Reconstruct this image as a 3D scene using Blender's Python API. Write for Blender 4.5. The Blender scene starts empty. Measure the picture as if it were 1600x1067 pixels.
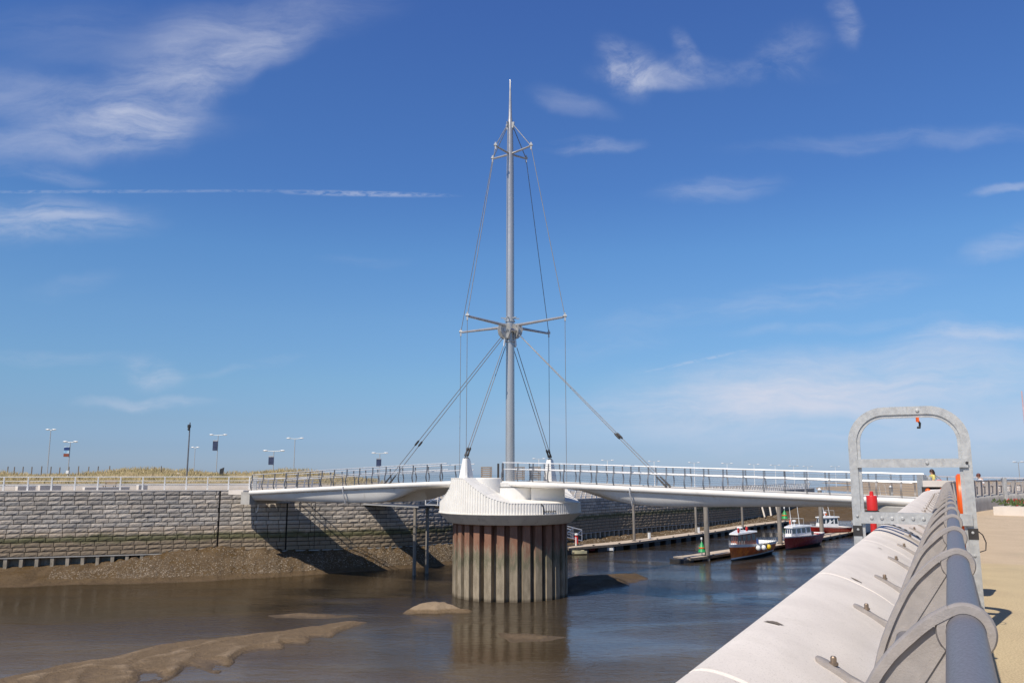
import bpy, math, random
import numpy as np
from mathutils import Vector, Matrix

R = random.Random(7)
scene = bpy.context.scene
COL = scene.collection

# ------------------------------------------------------------------ camera
EYE = 9.1                       # metres above the low-tide water
FPX = 1297.0                    # focal length in pixels of the 1600 px wide photograph
PITCH = math.radians(9.05)
cam_data = bpy.data.cameras.new("camera")
cam_data.sensor_width = 36.0
cam_data.lens = 36.0 * FPX / 1600.0
cam_data.clip_start = 0.05
cam_data.clip_end = 30000
cam = bpy.data.objects.new("camera", cam_data)
cam.location = (0, 0, EYE)
cam.rotation_euler = (math.pi / 2 + PITCH, 0, 0)
COL.objects.link(cam)
scene.camera = cam

# ------------------------------------------------------------------ exposure
vs = scene.view_settings
vs.view_transform = 'Standard'
vs.look = 'None'
vs.exposure = 0.0
vs.gamma = 1.0
vs.use_curve_mapping = False

# ------------------------------------------------------------------ sun
SUN_AZ = math.radians(38.5)     # horizontal travel of the light, from +Y towards +X
SUN_EL = math.radians(50)
sun_data = bpy.data.lights.new("sun", 'SUN')
sun_data.energy = 5.0
sun_data.angle = math.radians(0.5)
sun_data.color = (1.0, 0.915, 0.79)
sun = bpy.data.objects.new("sun", sun_data)
travel = Vector((math.sin(SUN_AZ) * math.cos(SUN_EL), math.cos(SUN_AZ) * math.cos(SUN_EL), -math.sin(SUN_EL)))
sun.rotation_euler = travel.to_track_quat('-Z', 'Y').to_euler()
sun.location = (-40, -50, 80)
COL.objects.link(sun)

# ------------------------------------------------------------------ pixel <-> direction helpers (survey of the photograph)
CP, SP = math.cos(PITCH), math.sin(PITCH)


def ray(x, y):
    dx = x - 800.0
    dy = 533.5 - y
    Y = FPX * CP - dy * SP
    Z = FPX * SP + dy * CP
    return dx / Y, Z / Y


def at(x, y, Y):
    u, v = ray(x, y)
    return Vector((u * Y, Y, EYE + v * Y))


def onz(x, y, z):
    u, v = ray(x, y)
    Y = (z - EYE) / v
    return Vector((u * Y, Y, z))


# ------------------------------------------------------------------ world: sky and cirrus
world = bpy.data.worlds.new("World")
scene.world = world
world.use_nodes = True
wn, wl = world.node_tree.nodes, world.node_tree.links
wn.clear()


def wnode(t, **kw):
    n = wn.new(t)
    for k, v in kw.items():
        setattr(n, k, v)
    return n


def wmath(op, a, b=None, clamp=False):
    n = wnode('ShaderNodeMath', operation=op)
    n.use_clamp = clamp
    for i, s in enumerate((a, b)):
        if s is None:
            continue
        if hasattr(s, 'links'):
            wl.new(s, n.inputs[i])
        else:
            n.inputs[i].default_value = s
    return n.outputs[0]


sky = wnode('ShaderNodeTexSky', sky_type='NISHITA')
sky.sun_disc = False
sky.sun_elevation = SUN_EL
sky.sun_rotation = SUN_AZ + math.pi
sky.altitude = 0
sky.air_density = 1.0
sky.dust_density = 0.35
sky.ozone_density = 3.0
hsv = wnode('ShaderNodeHueSaturation')
hsv.inputs['Hue'].default_value = 0.506
hsv.inputs['Saturation'].default_value = 1.12
hsv.inputs['Value'].default_value = 1.0
wl.new(sky.outputs[0], hsv.inputs['Color'])
tc = wnode('ShaderNodeTexCoord')
sep = wnode('ShaderNodeSeparateXYZ')
wl.new(tc.outputs['Generated'], sep.inputs[0])
ramp = wnode('ShaderNodeValToRGB')           # elevation tint: bluer low sky, unseen overhead sky dimmed to cut fill light
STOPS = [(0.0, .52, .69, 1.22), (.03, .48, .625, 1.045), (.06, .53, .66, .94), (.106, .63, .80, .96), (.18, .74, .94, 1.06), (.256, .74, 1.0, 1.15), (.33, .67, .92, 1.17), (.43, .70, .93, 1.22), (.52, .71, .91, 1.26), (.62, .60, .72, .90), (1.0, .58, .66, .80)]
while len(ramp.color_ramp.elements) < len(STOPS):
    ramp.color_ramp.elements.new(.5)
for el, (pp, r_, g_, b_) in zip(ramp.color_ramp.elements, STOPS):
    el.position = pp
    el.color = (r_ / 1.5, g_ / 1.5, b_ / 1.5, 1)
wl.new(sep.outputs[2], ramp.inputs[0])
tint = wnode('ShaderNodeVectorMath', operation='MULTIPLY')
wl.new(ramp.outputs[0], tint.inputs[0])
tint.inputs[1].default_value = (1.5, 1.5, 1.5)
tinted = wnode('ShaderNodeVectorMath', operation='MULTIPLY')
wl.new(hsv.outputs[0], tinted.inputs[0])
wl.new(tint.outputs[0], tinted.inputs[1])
ysafe = wmath('MAXIMUM', sep.outputs[1], 0.02)
uu = wmath('DIVIDE', sep.outputs[0], ysafe)
vv = wmath('DIVIDE', sep.outputs[2], ysafe)
uv = wnode('ShaderNodeCombineXYZ')
wl.new(uu, uv.inputs[0])
wl.new(vv, uv.inputs[1])
# wispy warp of the cloud coordinates
warp = wnode('ShaderNodeTexNoise', noise_dimensions='2D')
warp.inputs['Scale'].default_value = 9.0
warp.inputs['Detail'].default_value = 6.0
wl.new(uv.outputs[0], warp.inputs['Vector'])
wsub = wnode('ShaderNodeVectorMath', operation='SUBTRACT')
wl.new(warp.outputs['Color'], wsub.inputs[0])
wsub.inputs[1].default_value = (0.5, 0.5, 0.5)
wsc = wnode('ShaderNodeVectorMath', operation='MULTIPLY')
wl.new(wsub.outputs[0], wsc.inputs[0])
wsc.inputs[1].default_value = (0.07, 0.035, 0)
uvw = wnode('ShaderNodeVectorMath', operation='ADD')
wl.new(uv.outputs[0], uvw.inputs[0])
wl.new(wsc.outputs[0], uvw.inputs[1])


def streaks(rot, sx, sy, lo, hi, detail=9.0, rough=0.62):
    m = wnode('ShaderNodeMapping')
    m.inputs['Rotation'].default_value = (0, 0, rot)
    m.inputs['Scale'].default_value = (sx, sy, 1)
    wl.new(uvw.outputs[0], m.inputs['Vector'])
    n = wnode('ShaderNodeTexNoise', noise_dimensions='2D')
    n.inputs['Scale'].default_value = 1.0
    n.inputs['Detail'].default_value = detail
    n.inputs['Roughness'].default_value = rough
    n.inputs['Distortion'].default_value = 0.25
    wl.new(m.outputs[0], n.inputs['Vector'])
    mr = wnode('ShaderNodeMapRange', interpolation_type='SMOOTHSTEP')
    mr.inputs['From Min'].default_value = lo
    mr.inputs['From Max'].default_value = hi
    wl.new(n.outputs['Fac'], mr.inputs['Value'])
    return mr.outputs[0]


st_a = streaks(-0.22, 5, 17, 0.22, 0.82, 11, .66)
st_b = streaks(0.8, 10, 17, 0.26, 0.84, 11, .66)
st_c = streaks(-0.06, 6, 30, 0.24, 0.82, 11, .64)
st_e = streaks(-0.05, 4, 22, 0.02, 0.85, 11, .66)
st_f = streaks(-0.30, 5, 20, 0.10, 0.84, 12, .68)
st_d = streaks(-0.01, 60, 200, 0.30, 0.62)

total = None


def patch(x, y, rx, ry, ang, strength, st, vec=None):
    global total
    u, v = ray(x, y)
    m = wnode('ShaderNodeMapping', vector_type='TEXTURE')
    m.inputs['Location'].default_value = (u, v, 0)
    m.inputs['Rotation'].default_value = (0, 0, math.radians(ang))
    m.inputs['Scale'].default_value = (rx / 1290.0, ry / 1290.0, 1)
    wl.new((vec or uvw).outputs[0], m.inputs['Vector'])
    ln = wnode('ShaderNodeVectorMath', operation='LENGTH')
    wl.new(m.outputs[0], ln.inputs[0])
    mr = wnode('ShaderNodeMapRange', interpolation_type='SMOOTHERSTEP')
    mr.inputs['From Min'].default_value = 1.5
    mr.inputs['From Max'].default_value = 0.25
    mr.inputs['To Min'].default_value = 0.0
    mr.inputs['To Max'].default_value = strength
    wl.new(ln.outputs['Value'], mr.inputs['Value'])
    o = wmath('MULTIPLY', mr.outputs[0], st)
    total = o if total is None else wmath('ADD', total, o)


for p in [
    (375, 100, 120, 34, 22, .44, st_f), (245, 165, 105, 70, 30, .46, st_f), (130, 212, 215, 42, 5, .46, st_f), (50, 150, 210, 42, -10, .34, st_f),
    (400, 42, 230, 55, 12, .26, st_f), (290, 90, 160, 45, 20, .22, st_f), (180, 60, 260, 60, 0, .14, st_e), (330, 140, 50, 26, 40, .24, st_b), (50, 345, 170, 38, 1, .62, st_c), (40, 270, 120, 14, -6, .25, st_c),
    (238, 582, 58, 24, -10, .75, st_a), (245, 628, 100, 10, 0, .42, st_c), (120, 445, 70, 16, 8, .16, st_a),
    (1030, 120, 105, 22, -4, .52, st_b), (975, 105, 54, 38, -50, .58, st_b), (1075, 82, 22, 44, 35, .30, st_b),
    (892, 160, 64, 22, -16, .25, st_a), (915, 229, 75, 13, 0, .48, st_c), (1318, 28, 20, 50, 22, .45, st_b),
    (1235, 80, 70, 48, 25, .26, st_b), (1150, 110, 150, 22, -4, .2, st_b), (1125, 297, 100, 22, 4, .30, st_c), (1430, 218, 250, 18, 3, .19, st_c),
    (1570, 298, 55, 8, 5, .42, st_c), (1568, 378, 60, 22, 22, .45, st_a), (1210, 468, 270, 26, 8, .26, st_c),
    (1545, 518, 120, 16, 3, .52, st_c), (1230, 612, 380, 48, 5, .46, st_e), (1450, 580, 300, 42, 4, .44, st_e),
    (1440, 655, 420, 70, 0, .50, st_e), (1080, 645, 240, 44, 4, .32, st_e), (1300, 560, 300, 24, 6, .3, st_c), (400, 570, 80, 8, 10, .26, st_c), (560, 410, 70, 10, 0, .09, st_c),
    (1330, 510, 170, 10, 4, .24, st_c), (60, 560, 130, 12, 0, .15, st_c), (950, 540, 120, 20, 6, .14, st_c),
]:
    patch(*p)
patch(150, 299.5, 340, 3.0, 0.3, .20, st_d, uv)       # old vapour trail
patch(566, 303, 130, 4.6, -1.2, .42, st_d, uv)
patch(1092, 563, 85, 2.4, 12, .28, st_d, uv)
front = wmath('GREATER_THAN', sep.outputs[1], 0.05)
fac = wmath('MULTIPLY', total, front)
fac = wmath('MULTIPLY', fac, 0.85, clamp=True)
mixc = wnode('ShaderNodeMix', data_type='RGBA')
wl.new(fac, mixc.inputs['Factor'])
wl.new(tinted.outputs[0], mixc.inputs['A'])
mixc.inputs['B'].default_value = (6.0, 6.3, 7.4, 1)
bg = wnode('ShaderNodeBackground')
bg.inputs['Strength'].default_value = 0.108
wl.new(mixc.outputs['Result'], bg.inputs['Color'])
wout = wnode('ShaderNodeOutputWorld')
wl.new(bg.outputs[0], wout.inputs['Surface'])


# ------------------------------------------------------------------ materials
class Mat:
    def __init__(self, name):
        self.m = bpy.data.materials.new(name)
        self.m.use_nodes = True
        self.nt = self.m.node_tree
        self.b = self.nt.nodes['Principled BSDF']
        self.pos = self.nt.nodes.new('ShaderNodeNewGeometry')

    def node(self, t, **kw):
        n = self.nt.nodes.new(t)
        for k, v in kw.items():
            setattr(n, k, v)
        return n

    def link(self, a, b):
        self.nt.links.new(a, b)

    def mapped(self, scale):
        if scale == (1, 1, 1):
            return self.pos.outputs['Position']
        m = self.node('ShaderNodeMapping')
        m.inputs['Scale'].default_value = scale
        self.link(self.pos.outputs['Position'], m.inputs['Vector'])
        return m.outputs[0]

    def noise(self, scale, detail=6, stretch=(1, 1, 1), rough=.6, distort=0.0):
        n = self.node('ShaderNodeTexNoise')
        n.inputs['Scale'].default_value = scale
        n.inputs['Detail'].default_value = detail
        n.inputs['Roughness'].default_value = rough
        n.inputs['Distortion'].default_value = distort
        self.link(self.mapped(stretch), n.inputs['Vector'])
        return n.outputs['Fac']

    def rng(self, v, a, b, c=0.0, d=1.0, smooth=True):
        n = self.node('ShaderNodeMapRange')
        if smooth:
            n.interpolation_type = 'SMOOTHSTEP'
        n.inputs['From Min'].default_value = a
        n.inputs['From Max'].default_value = b
        n.inputs['To Min'].default_value = c
        n.inputs['To Max'].default_value = d
        self.link(v, n.inputs['Value'])
        return n.outputs[0]

    def math(self, op, a, b):
        n = self.node('ShaderNodeMath', operation=op)
        for i, s in enumerate((a, b)):
            if hasattr(s, 'links'):
                self.link(s, n.inputs[i])
            else:
                n.inputs[i].default_value = s
        return n.outputs[0]

    def mix(self, f, a, b, blend='MIX'):
        n = self.node('ShaderNodeMix', data_type='RGBA', blend_type=blend)
        for key, s in (('Factor', f), ('A', a), ('B', b)):
            if hasattr(s, 'links'):
                self.link(s, n.inputs[key])
            elif key == 'Factor':
                n.inputs[key].default_value = s
            else:
                n.inputs[key].default_value = (*s, 1)
        return n.outputs['Result']

    def z(self):
        s = self.node('ShaderNodeSeparateXYZ')
        self.link(self.pos.outputs['Position'], s.inputs[0])
        return s.outputs

    def color(self, c):
        if hasattr(c, 'links'):
            self.link(c, self.b.inputs['Base Color'])
        else:
            self.b.inputs['Base Color'].default_value = (*c, 1)

    def bump(self, h, strength, dist):
        n = self.node('ShaderNodeBump')
        n.inputs['Strength'].default_value = strength
        n.inputs['Distance'].default_value = dist
        self.link(h, n.inputs['Height'])
        self.link(n.outputs[0], self.b.inputs['Normal'])
        return n


def simple(name, c1, c2=None, scale=3.0, rough=.6, metal=0.0, bump=0.0, bscale=30, stretch=(1, 1, 1), spec=.5, dirt=None):
    m = Mat(name)
    c2 = c2 or tuple(c * .78 for c in c1)
    f = m.rng(m.noise(scale, 8, stretch), .3, .7)
    col = m.mix(f, c1, c2)
    if dirt:
        d = m.rng(m.noise(scale * 2.3, 7, (1, 1, .35)), .56, .74, 0, dirt[1])
        col = m.mix(d, col, dirt[0])
    m.color(col)
    rr = m.rng(m.noise(scale * 3, 4), .3, .7, rough * .82, min(1, rough * 1.15))
    m.link(rr, m.b.inputs['Roughness'])
    m.b.inputs['Metallic'].default_value = metal
    m.b.inputs['Specular IOR Level'].default_value = spec
    if bump:
        m.bump(m.noise(bscale, 6), bump, .01)
    return m.m


M = {}
M['white_paint'] = simple('white_paint', (.78, .77, .74), (.70, .69, .66), 1.2, .45, dirt=((.45, .43, .38), .35))
M['hull_grey'] = simple('pale_grp', (.80, .775, .725), (.72, .695, .65), .8, .5, dirt=((.42, .40, .35), .5))
M['edge_white'] = simple('edge_white', (.85, .815, .75), (.78, .745, .685), .8, .45, dirt=((.55, .52, .45), .3))
M['deck_floor'] = simple('deck_floor', (.42, .40, .37), (.34, .33, .31), 2, .8)
M['stainless'] = simple('brushed_steel', (.52, .53, .54), (.40, .41, .43), 3, .33, .9, stretch=(1, 1, .15))
M['mast_steel'] = simple('mast_steel', (.52, .51, .495), (.42, .415, .405), 1.5, .30, .45, stretch=(1, 1, .08))
M['cable'] = simple('steel_cable', (.24, .245, .255), (.19, .195, .205), 3, .6, .15)
M['rail_dark'] = simple('rail_post_steel', (.23, .23, .235), (.16, .16, .17), 3, .45, .5)
M['rail_light'] = simple('rail_tube_steel', (.68, .68, .68), (.58, .58, .59), 3, .35, .4)
M['galv'] = simple('galvanised_steel', (.54, .54, .52), (.42, .42, .41), 14, .55, .45, .15, 60, dirt=((.30, .29, .26), .5))
M['cast'] = simple('cast_grey_paint', (.35, .315, .29), (.29, .262, .243), 20, .6, .0, .22, 200)
M['tube_blue'] = simple('grey_blue_paint', (.155, .15, .165), (.145, .14, .154), 60, .45, .0, .05, 200, dirt=((.26, .26, .28), .2))
M['bronze'] = simple('weathered_bolt', (.34, .26, .19), (.24, .19, .15), 40, .5, .7)
M['black'] = simple('black_rubber', (.03, .03, .032), (.02, .02, .02), 5, .6)
M['dark_steel'] = simple('dark_steel', (.055, .05, .048), (.035, .032, .03), 4, .6, .3)
M['dark_wood'] = simple('weathered_wood', (.24, .19, .14), (.15, .12, .09), 6, .8, stretch=(1, 1, .1), bump=.3)
M['slat_wood'] = simple('slat_wood', (.36, .27, .18), (.26, .19, .13), 5, .7, stretch=(.3, .3, 3))
M['pile_wood'] = simple('mooring_pile_steel', (.27, .24, .20), (.17, .15, .13), 2, .75, stretch=(1, 1, .3), dirt=((.08, .07, .05), .7))
M['plank'] = simple('pontoon_plank', (.58, .475, .36), (.45, .365, .28), 2.5, .85, stretch=(1, 1, 1))
M['red'] = simple('red_paint', (.62, .025, .02), (.52, .02, .018), 3, .38)
M['orange'] = simple('orange_plastic', (.86, .13, .012), (.78, .11, .01), 3, .42)
M['green'] = simple('green_paint', (.02, .33, .09), (.015, .25, .07), 3, .45)
M['yellow'] = simple('yellow_plastic', (.78, .52, .03), None, 3, .4)
M['glass'] = simple('dark_glass', (.025, .035, .045), (.015, .02, .025), 3, .08, spec=.8)
M['boat_brown'] = simple('varnished_brown_hull', (.88, .23, .022), (.52, .09, .011), 1.1, .32)
M['cabin_brown'] = simple('brown_cabin', (.26, .075, .035), (.20, .055, .03), 2, .4)
M['boat_red'] = simple('maroon_hull', (.34, .018, .012), (.24, .014, .010), 1.2, .3)
M['boat_blue'] = simple('blue_hull', (.03, .06, .20), (.02, .04, .14), 1.2, .35)
M['boat_white'] = simple('boat_white', (.80, .80, .78), (.72, .72, .70), 2, .35)
M['boat_black'] = simple('antifouling', (.02, .02, .022), (.03, .028, .025), 2, .6)
M['concrete'] = simple('concrete', (.44, .42, .38), (.34, .32, .29), 1.3, .85, bump=.3, bscale=25, dirt=((.2, .19, .16), .5))
M['concrete_pale'] = simple('pale_concrete', (.68, .62, .55), (.60, .54, .47), 1.3, .85, bump=.2, bscale=25)
M['skin'] = simple('skin', (.55, .32, .22), (.50, .28, .19), 8, .5)
M['hair'] = simple('dark_hair', (.045, .02, .014), None, 20, .5)
M['hair_red'] = simple('red_brown_hair', (.12, .03, .02), None, 20, .5)
M['shirt_yellow'] = simple('yellow_cloth', (.72, .62, .20), (.64, .54, .18), 10, .85)
M['shirt_white'] = simple('white_cloth', (.78, .78, .78), None, 10, .85)
M['denim'] = simple('denim', (.05, .07, .13), None, 10, .85)
M['leaf'] = simple('leaf', (.06, .10, .03), (.09, .12, .03), 4, .7)
M['flower'] = simple('red_flower', (.45, .03, .03), (.55, .08, .05), 4, .6)
M['banner_blue'] = simple('banner_dark_cloth', (.02, .03, .07), (.04, .06, .13), 1.5, .7)
M['banner_mixed'] = simple('banner_pale_blue_cloth', (.45, .62, .72), (.10, .28, .50), 1.2, .7)
M['silver'] = simple('silver_car_paint', (.60, .61, .63), None, 2, .25, .3)
M['sage'] = simple('cream_grp', (.55, .50, .30), (.45, .42, .28), 3, .6)

# concrete of the pier collar skirt
M['collar'] = simple('collar_concrete', (.72, .68, .60), (.60, .565, .50), 1.0, .85, bump=.25, bscale=20, dirt=((.22, .20, .16), .6))
M['skirt'] = simple('white_cladding', (.84, .81, .75), (.77, .74, .68), .9, .5, dirt=((.50, .46, .38), .35))

# coping of the parapet: cream cast concrete with specks and lichen
m = Mat('cream_coping')
base = m.mix(m.rng(m.noise(2.0, 8), .3, .7), (.765, .70, .63), (.66, .60, .54))
sp = m.rng(m.noise(150, 3), .56, .68, 0, .55)
base = m.mix(sp, base, (.40, .36, .31))
grime = m.rng(m.noise(1.6, 9, (1, 1, 1), .72), .53, .72, 0, .42)
base = m.mix(grime, base, (.50, .455, .39))
lich = m.rng(m.noise(11, 6, (1, 1, 1), .6), .66, .72, 0, .35)
base = m.mix(lich, base, (.52, .49, .40))
pit = m.rng(m.noise(26, 5, (1, 1, 1), .7), .66, .74, 0, .7)
base = m.mix(pit, base, (.30, .25, .19))
m.color(base)
m.b.inputs['Roughness'].default_value = .75
m.bump(m.noise(120, 6), .25, .004)
M['coping'] = m.m

# promenade: resin bound aggregate, yellower near the camera and pinker farther along
m = Mat('aggregate_paving')
xyz = m.z()
d = m.math('ADD', m.math('MULTIPLY', xyz[0], .467), m.math('MULTIPLY', xyz[1], .884))
zone = m.rng(d, 18.0, 18.5)
a = m.mix(m.rng(m.noise(1.2, 6), .3, .7), (.60, .485, .29), (.54, .43, .26))
bcol = m.mix(m.rng(m.noise(1.2, 6), .3, .7), (.62, .49, .34), (.55, .43, .30))
col = m.mix(zone, a, bcol)
grain = m.rng(m.noise(60, 4), .38, .66)
col = m.mix(m.math('MULTIPLY', grain, .62), col, (.26, .19, .11))
jm = m.node('ShaderNodeMath', operation='FRACT'); m.link(m.math('MULTIPLY', d, .25), jm.inputs[0])
jl = m.rng(jm.outputs[0], .0, .004, .55, 0)
col = m.mix(jl, col, (.20, .16, .11))
stain = m.rng(m.noise(.7, 8), .54, .75, 0, .45)
col = m.mix(stain, col, (.33, .27, .18))
m.color(col)
m.b.inputs['Roughness'].default_value = .9
m.bump(m.noise(110, 4), .4, .006)
M['paving'] = m.m

# split-faced stone blocks
m = Mat('split_stone')
xyz = m.z()
zz = xyz[2]
isl = m.pos.outputs['Random Per Island']
c = m.node('ShaderNodeValToRGB')
c.color_ramp.elements[0].color = (.34, .30, .255, 1)
c.color_ramp.elements[1].color = (.63, .56, .475, 1)
e = c.color_ramp.elements.new(.35); e.color = (.45, .415, .37, 1)
e = c.color_ramp.elements.new(.7); e.color = (.53, .455, .37, 1)
m.link(isl, c.inputs[0])
tex = m.rng(m.noise(5.5, 8, (1, 1, 1), .7), .3, .72)
col = m.mix(m.math('MULTIPLY', tex, .5), c.outputs[0], (.22, .20, .18))
stn = m.rng(m.noise(.35, 6, (1, 1, .5)), .50, .70, 0, .45)
col = m.mix(stn, col, (.20, .195, .19))
wob = m.math('ADD', zz, m.math('MULTIPLY', m.math('SUBTRACT', m.noise(.9, 6), .5), .9))
tan_ = m.rng(wob, 4.6, 3.9, 0, .55)
col = m.mix(tan_, col, (.46, .35, .235))
low = m.rng(wob, 3.75, 3.2, 0, .72)
col = m.mix(low, col, (.19, .14, .085))
gb = m.math('MULTIPLY', m.rng(wob, 2.9, 3.35), m.rng(wob, 3.95, 3.5))
col = m.mix(m.math('MULTIPLY', gb, .75), col, (.075, .085, .025))
m.color(col)
m.b.inputs['Roughness'].default_value = .9
m.bump(m.noise(9, 8, (1, 1, 1), .7), .6, .04)
M['stone'] = m.m
M['mortar'] = simple('dark_mortar', (.022, .02, .018), (.018, .016, .014), 3, .95)  # near-black mortar colour behind the stone joints and coping gaps

# sheet piles (rust above, weed, then barnacle crust at the bottom)
def pile_mat(name, z0, z1, rustc=(.22, .075, .03)):
    m = Mat(name)
    zz = m.z()[2]
    w = m.math('ADD', zz, m.math('MULTIPLY', m.math('SUBTRACT', m.noise(2.4, 9, (1, 1, .22), .7), .5), (z1 - z0) * .85))
    col = m.mix(m.rng(m.noise(3, 8, (1, 1, .3)), .3, .7), (.36, .295, .205), (.21, .17, .115))
    green = m.math('MULTIPLY', m.rng(w, z0 + (z1 - z0) * .38, z0 + (z1 - z0) * .52), m.rng(w, z0 + (z1 - z0) * .70, z0 + (z1 - z0) * .58))
    col = m.mix(m.math('MULTIPLY', green, .55), col, (.075, .085, .04))
    rust = m.rng(w, z0 + (z1 - z0) * .56, z0 + (z1 - z0) * .80)
    rc = m.mix(m.rng(m.noise(2.2, 8, (1, 1, .25)), .3, .7), rustc, (.20, .085, .05))
    streak = m.rng(m.noise(4.5, 8, (1, 1, .06), .7), .52, .66, 0, .5)
    rc = m.mix(streak, rc, (.06, .045, .035))
    col = m.mix(m.math('MULTIPLY', rust, .88), col, rc)
    col = m.mix(m.math('MULTIPLY', streak, .6), col, (.11, .075, .045))
    crust = m.rng(m.noise(22, 4), .5, .68, 0, .5)
    inv = m.math('SUBTRACT', 1.0, rust)
    col = m.mix(m.math('MULTIPLY', crust, inv), col, (.34, .30, .23))
    damp = m.rng(zz, z0 + .28, z0 + .05, 0, .6)
    col = m.mix(damp, col, (.05, .035, .018))
    m.color(col)
    m.b.inputs['Roughness'].default_value = .85
    m.bump(m.noise(16, 6), .6, .03)
    return m.m


M['caisson'] = pile_mat('caisson_sheet_pile', 0.0, 5.4, (.27, .12, .07))
M['quay_pile'] = simple('quay_sheet_pile', (.42, .365, .285), (.24, .205, .15), 2.2, .9, stretch=(1, 1, .4), dirt=((.10, .08, .05), .6))

# mud, sand, gravel
m = Mat('tidal_mud')
xyz = m.z()
zz = xyz[2]
col = m.mix(m.rng(m.noise(.8, 8), .3, .7), (.145, .096, .049), (.096, .062, .031))
weed = m.rng(m.noise(.45, 8, (1, 1, 1), .65), .47, .60, 0, .8)
col = m.mix(m.math('MULTIPLY', weed, m.rng(zz, .15, .6)), col, (.095, .052, .011))
fine = m.rng(m.noise(9, 6), .45, .72, 0, .5)
col = m.mix(fine, col, (.085, .058, .033))
ripl = m.rng(m.noise(6.5, 4, (.55, 2.4, 1), .6, .5), .44, .60, 0, .42)
col = m.mix(ripl, col, (.058, .038, .020))
grit = m.rng(m.noise(24, 3), .56, .66, 0, .4)
col = m.mix(grit, col, (.27, .205, .135))
bar_ = m.rng(xyz[1], 64, 60, 0, .6)
col = m.mix(bar_, col, m.mix(ripl, (.235, .165, .095), (.125, .085, .048)))
dry = m.math('MULTIPLY', m.rng(zz, .15, .26), m.rng(xyz[1], 68, 64))
col = m.mix(m.math('MULTIPLY', dry, .7), col, (.36, .27, .18))
wet = m.rng(zz, .07, .02)
col = m.mix(m.math('MULTIPLY', wet, .5), col, (.065, .044, .022))
m.color(col)
m.b.inputs['Specular IOR Level'].default_value = .3
rr = m.rng(zz, .0, .2, .45, .92)
m.link(rr, m.b.inputs['Roughness'])
hh = m.math('ADD', m.noise(2.6, 8, (1, 1, 1), .65), m.math('MULTIPLY', m.noise(7, 5, (.6, 2.0, 1)), .7))
hh = m.math('ADD', hh, m.math('MULTIPLY', m.noise(18, 3), .35))
m.bump(hh, 1.0, .14)
M['mud'] = m.m
M['sand'] = simple('pale_sand', (.40, .30, .19), (.32, .235, .145), .05, .9, stretch=(1, .3, 1), dirt=((.20, .15, .10), .6))
m = Mat('shingle')
c = m.node('ShaderNodeValToRGB')
c.color_ramp.elements[0].color = (.075, .055, .035, 1)
c.color_ramp.elements[1].color = (.35, .29, .22, 1)
e = c.color_ramp.elements.new(.6); e.color = (.17, .13, .088, 1)
m.link(m.pos.outputs['Random Per Island'], c.inputs[0])
m.color(c.outputs[0])
m.b.inputs['Roughness'].default_value = .85
M['shingle'] = m.m

# dry dune ground and grass
m = Mat('dune_and_quay_ground')
xyz = m.z()
col = m.mix(m.rng(m.noise(.25, 7), .3, .7), (.42, .36, .29), (.33, .29, .24))
dune = m.rng(xyz[2], 7.7, 8.2)
dcol = m.mix(m.rng(m.noise(.5, 7), .35, .65), (.36, .28, .15), (.20, .165, .06))
col = m.mix(dune, col, dcol)
m.color(col)
m.b.inputs['Roughness'].default_value = .95
m.bump(m.noise(3, 7), .6, .1)
M['quay_ground'] = m.m
m = Mat('marram_grass')
c = m.node('ShaderNodeValToRGB')
c.color_ramp.elements[0].color = (.22, .175, .08, 1)
c.color_ramp.elements[1].color = (.52, .42, .23, 1)
m.link(m.pos.outputs['Random Per Island'], c.inputs[0])
m.color(c.outputs[0])
m.b.inputs['Roughness'].default_value = .8
M['grass'] = m.m

# turbid water
m = Mat('turbid_water')
xyz = m.z()
shallow = m.rng(xyz[0], 6, -30)
pt = m.rng(m.noise(.06, 5, (1, 2.2, 1), .55, .6), .36, .64)
deep = m.mix(pt, (.030, .023, .016), (.050, .038, .025))
shal = m.mix(pt, (.020, .0125, .004), (.036, .023, .008))
col = m.mix(shallow, deep, shal)
near = m.rng(xyz[1], 60, 34, 0, .85)
col = m.mix(near, col, m.mix(pt, (.092, .064, .034), (.135, .098, .055)))
m.color(col)
m.b.inputs['IOR'].default_value = 1.33
m.b.inputs['Roughness'].default_value = .06
calm = m.rng(m.noise(.045, 4, (1, 2.6, 1), .5, .8), .38, .62, .25, 1.0)
w1 = m.noise(1.15, 3, (1, 2.1, 1), .5, .5)
w2 = m.noise(5.5, 3, (1, 1.7, 1), .55)
w3 = m.noise(13, 3, (1, 1.6, 1), .6)
h = m.math('ADD', w1, m.math('MULTIPLY', w2, .30))
h = m.math('ADD', h, m.math('MULTIPLY', w3, .10))
h = m.math('MULTIPLY', h, calm)
m.bump(h, .6, .12)
M['water'] = m.m


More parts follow.
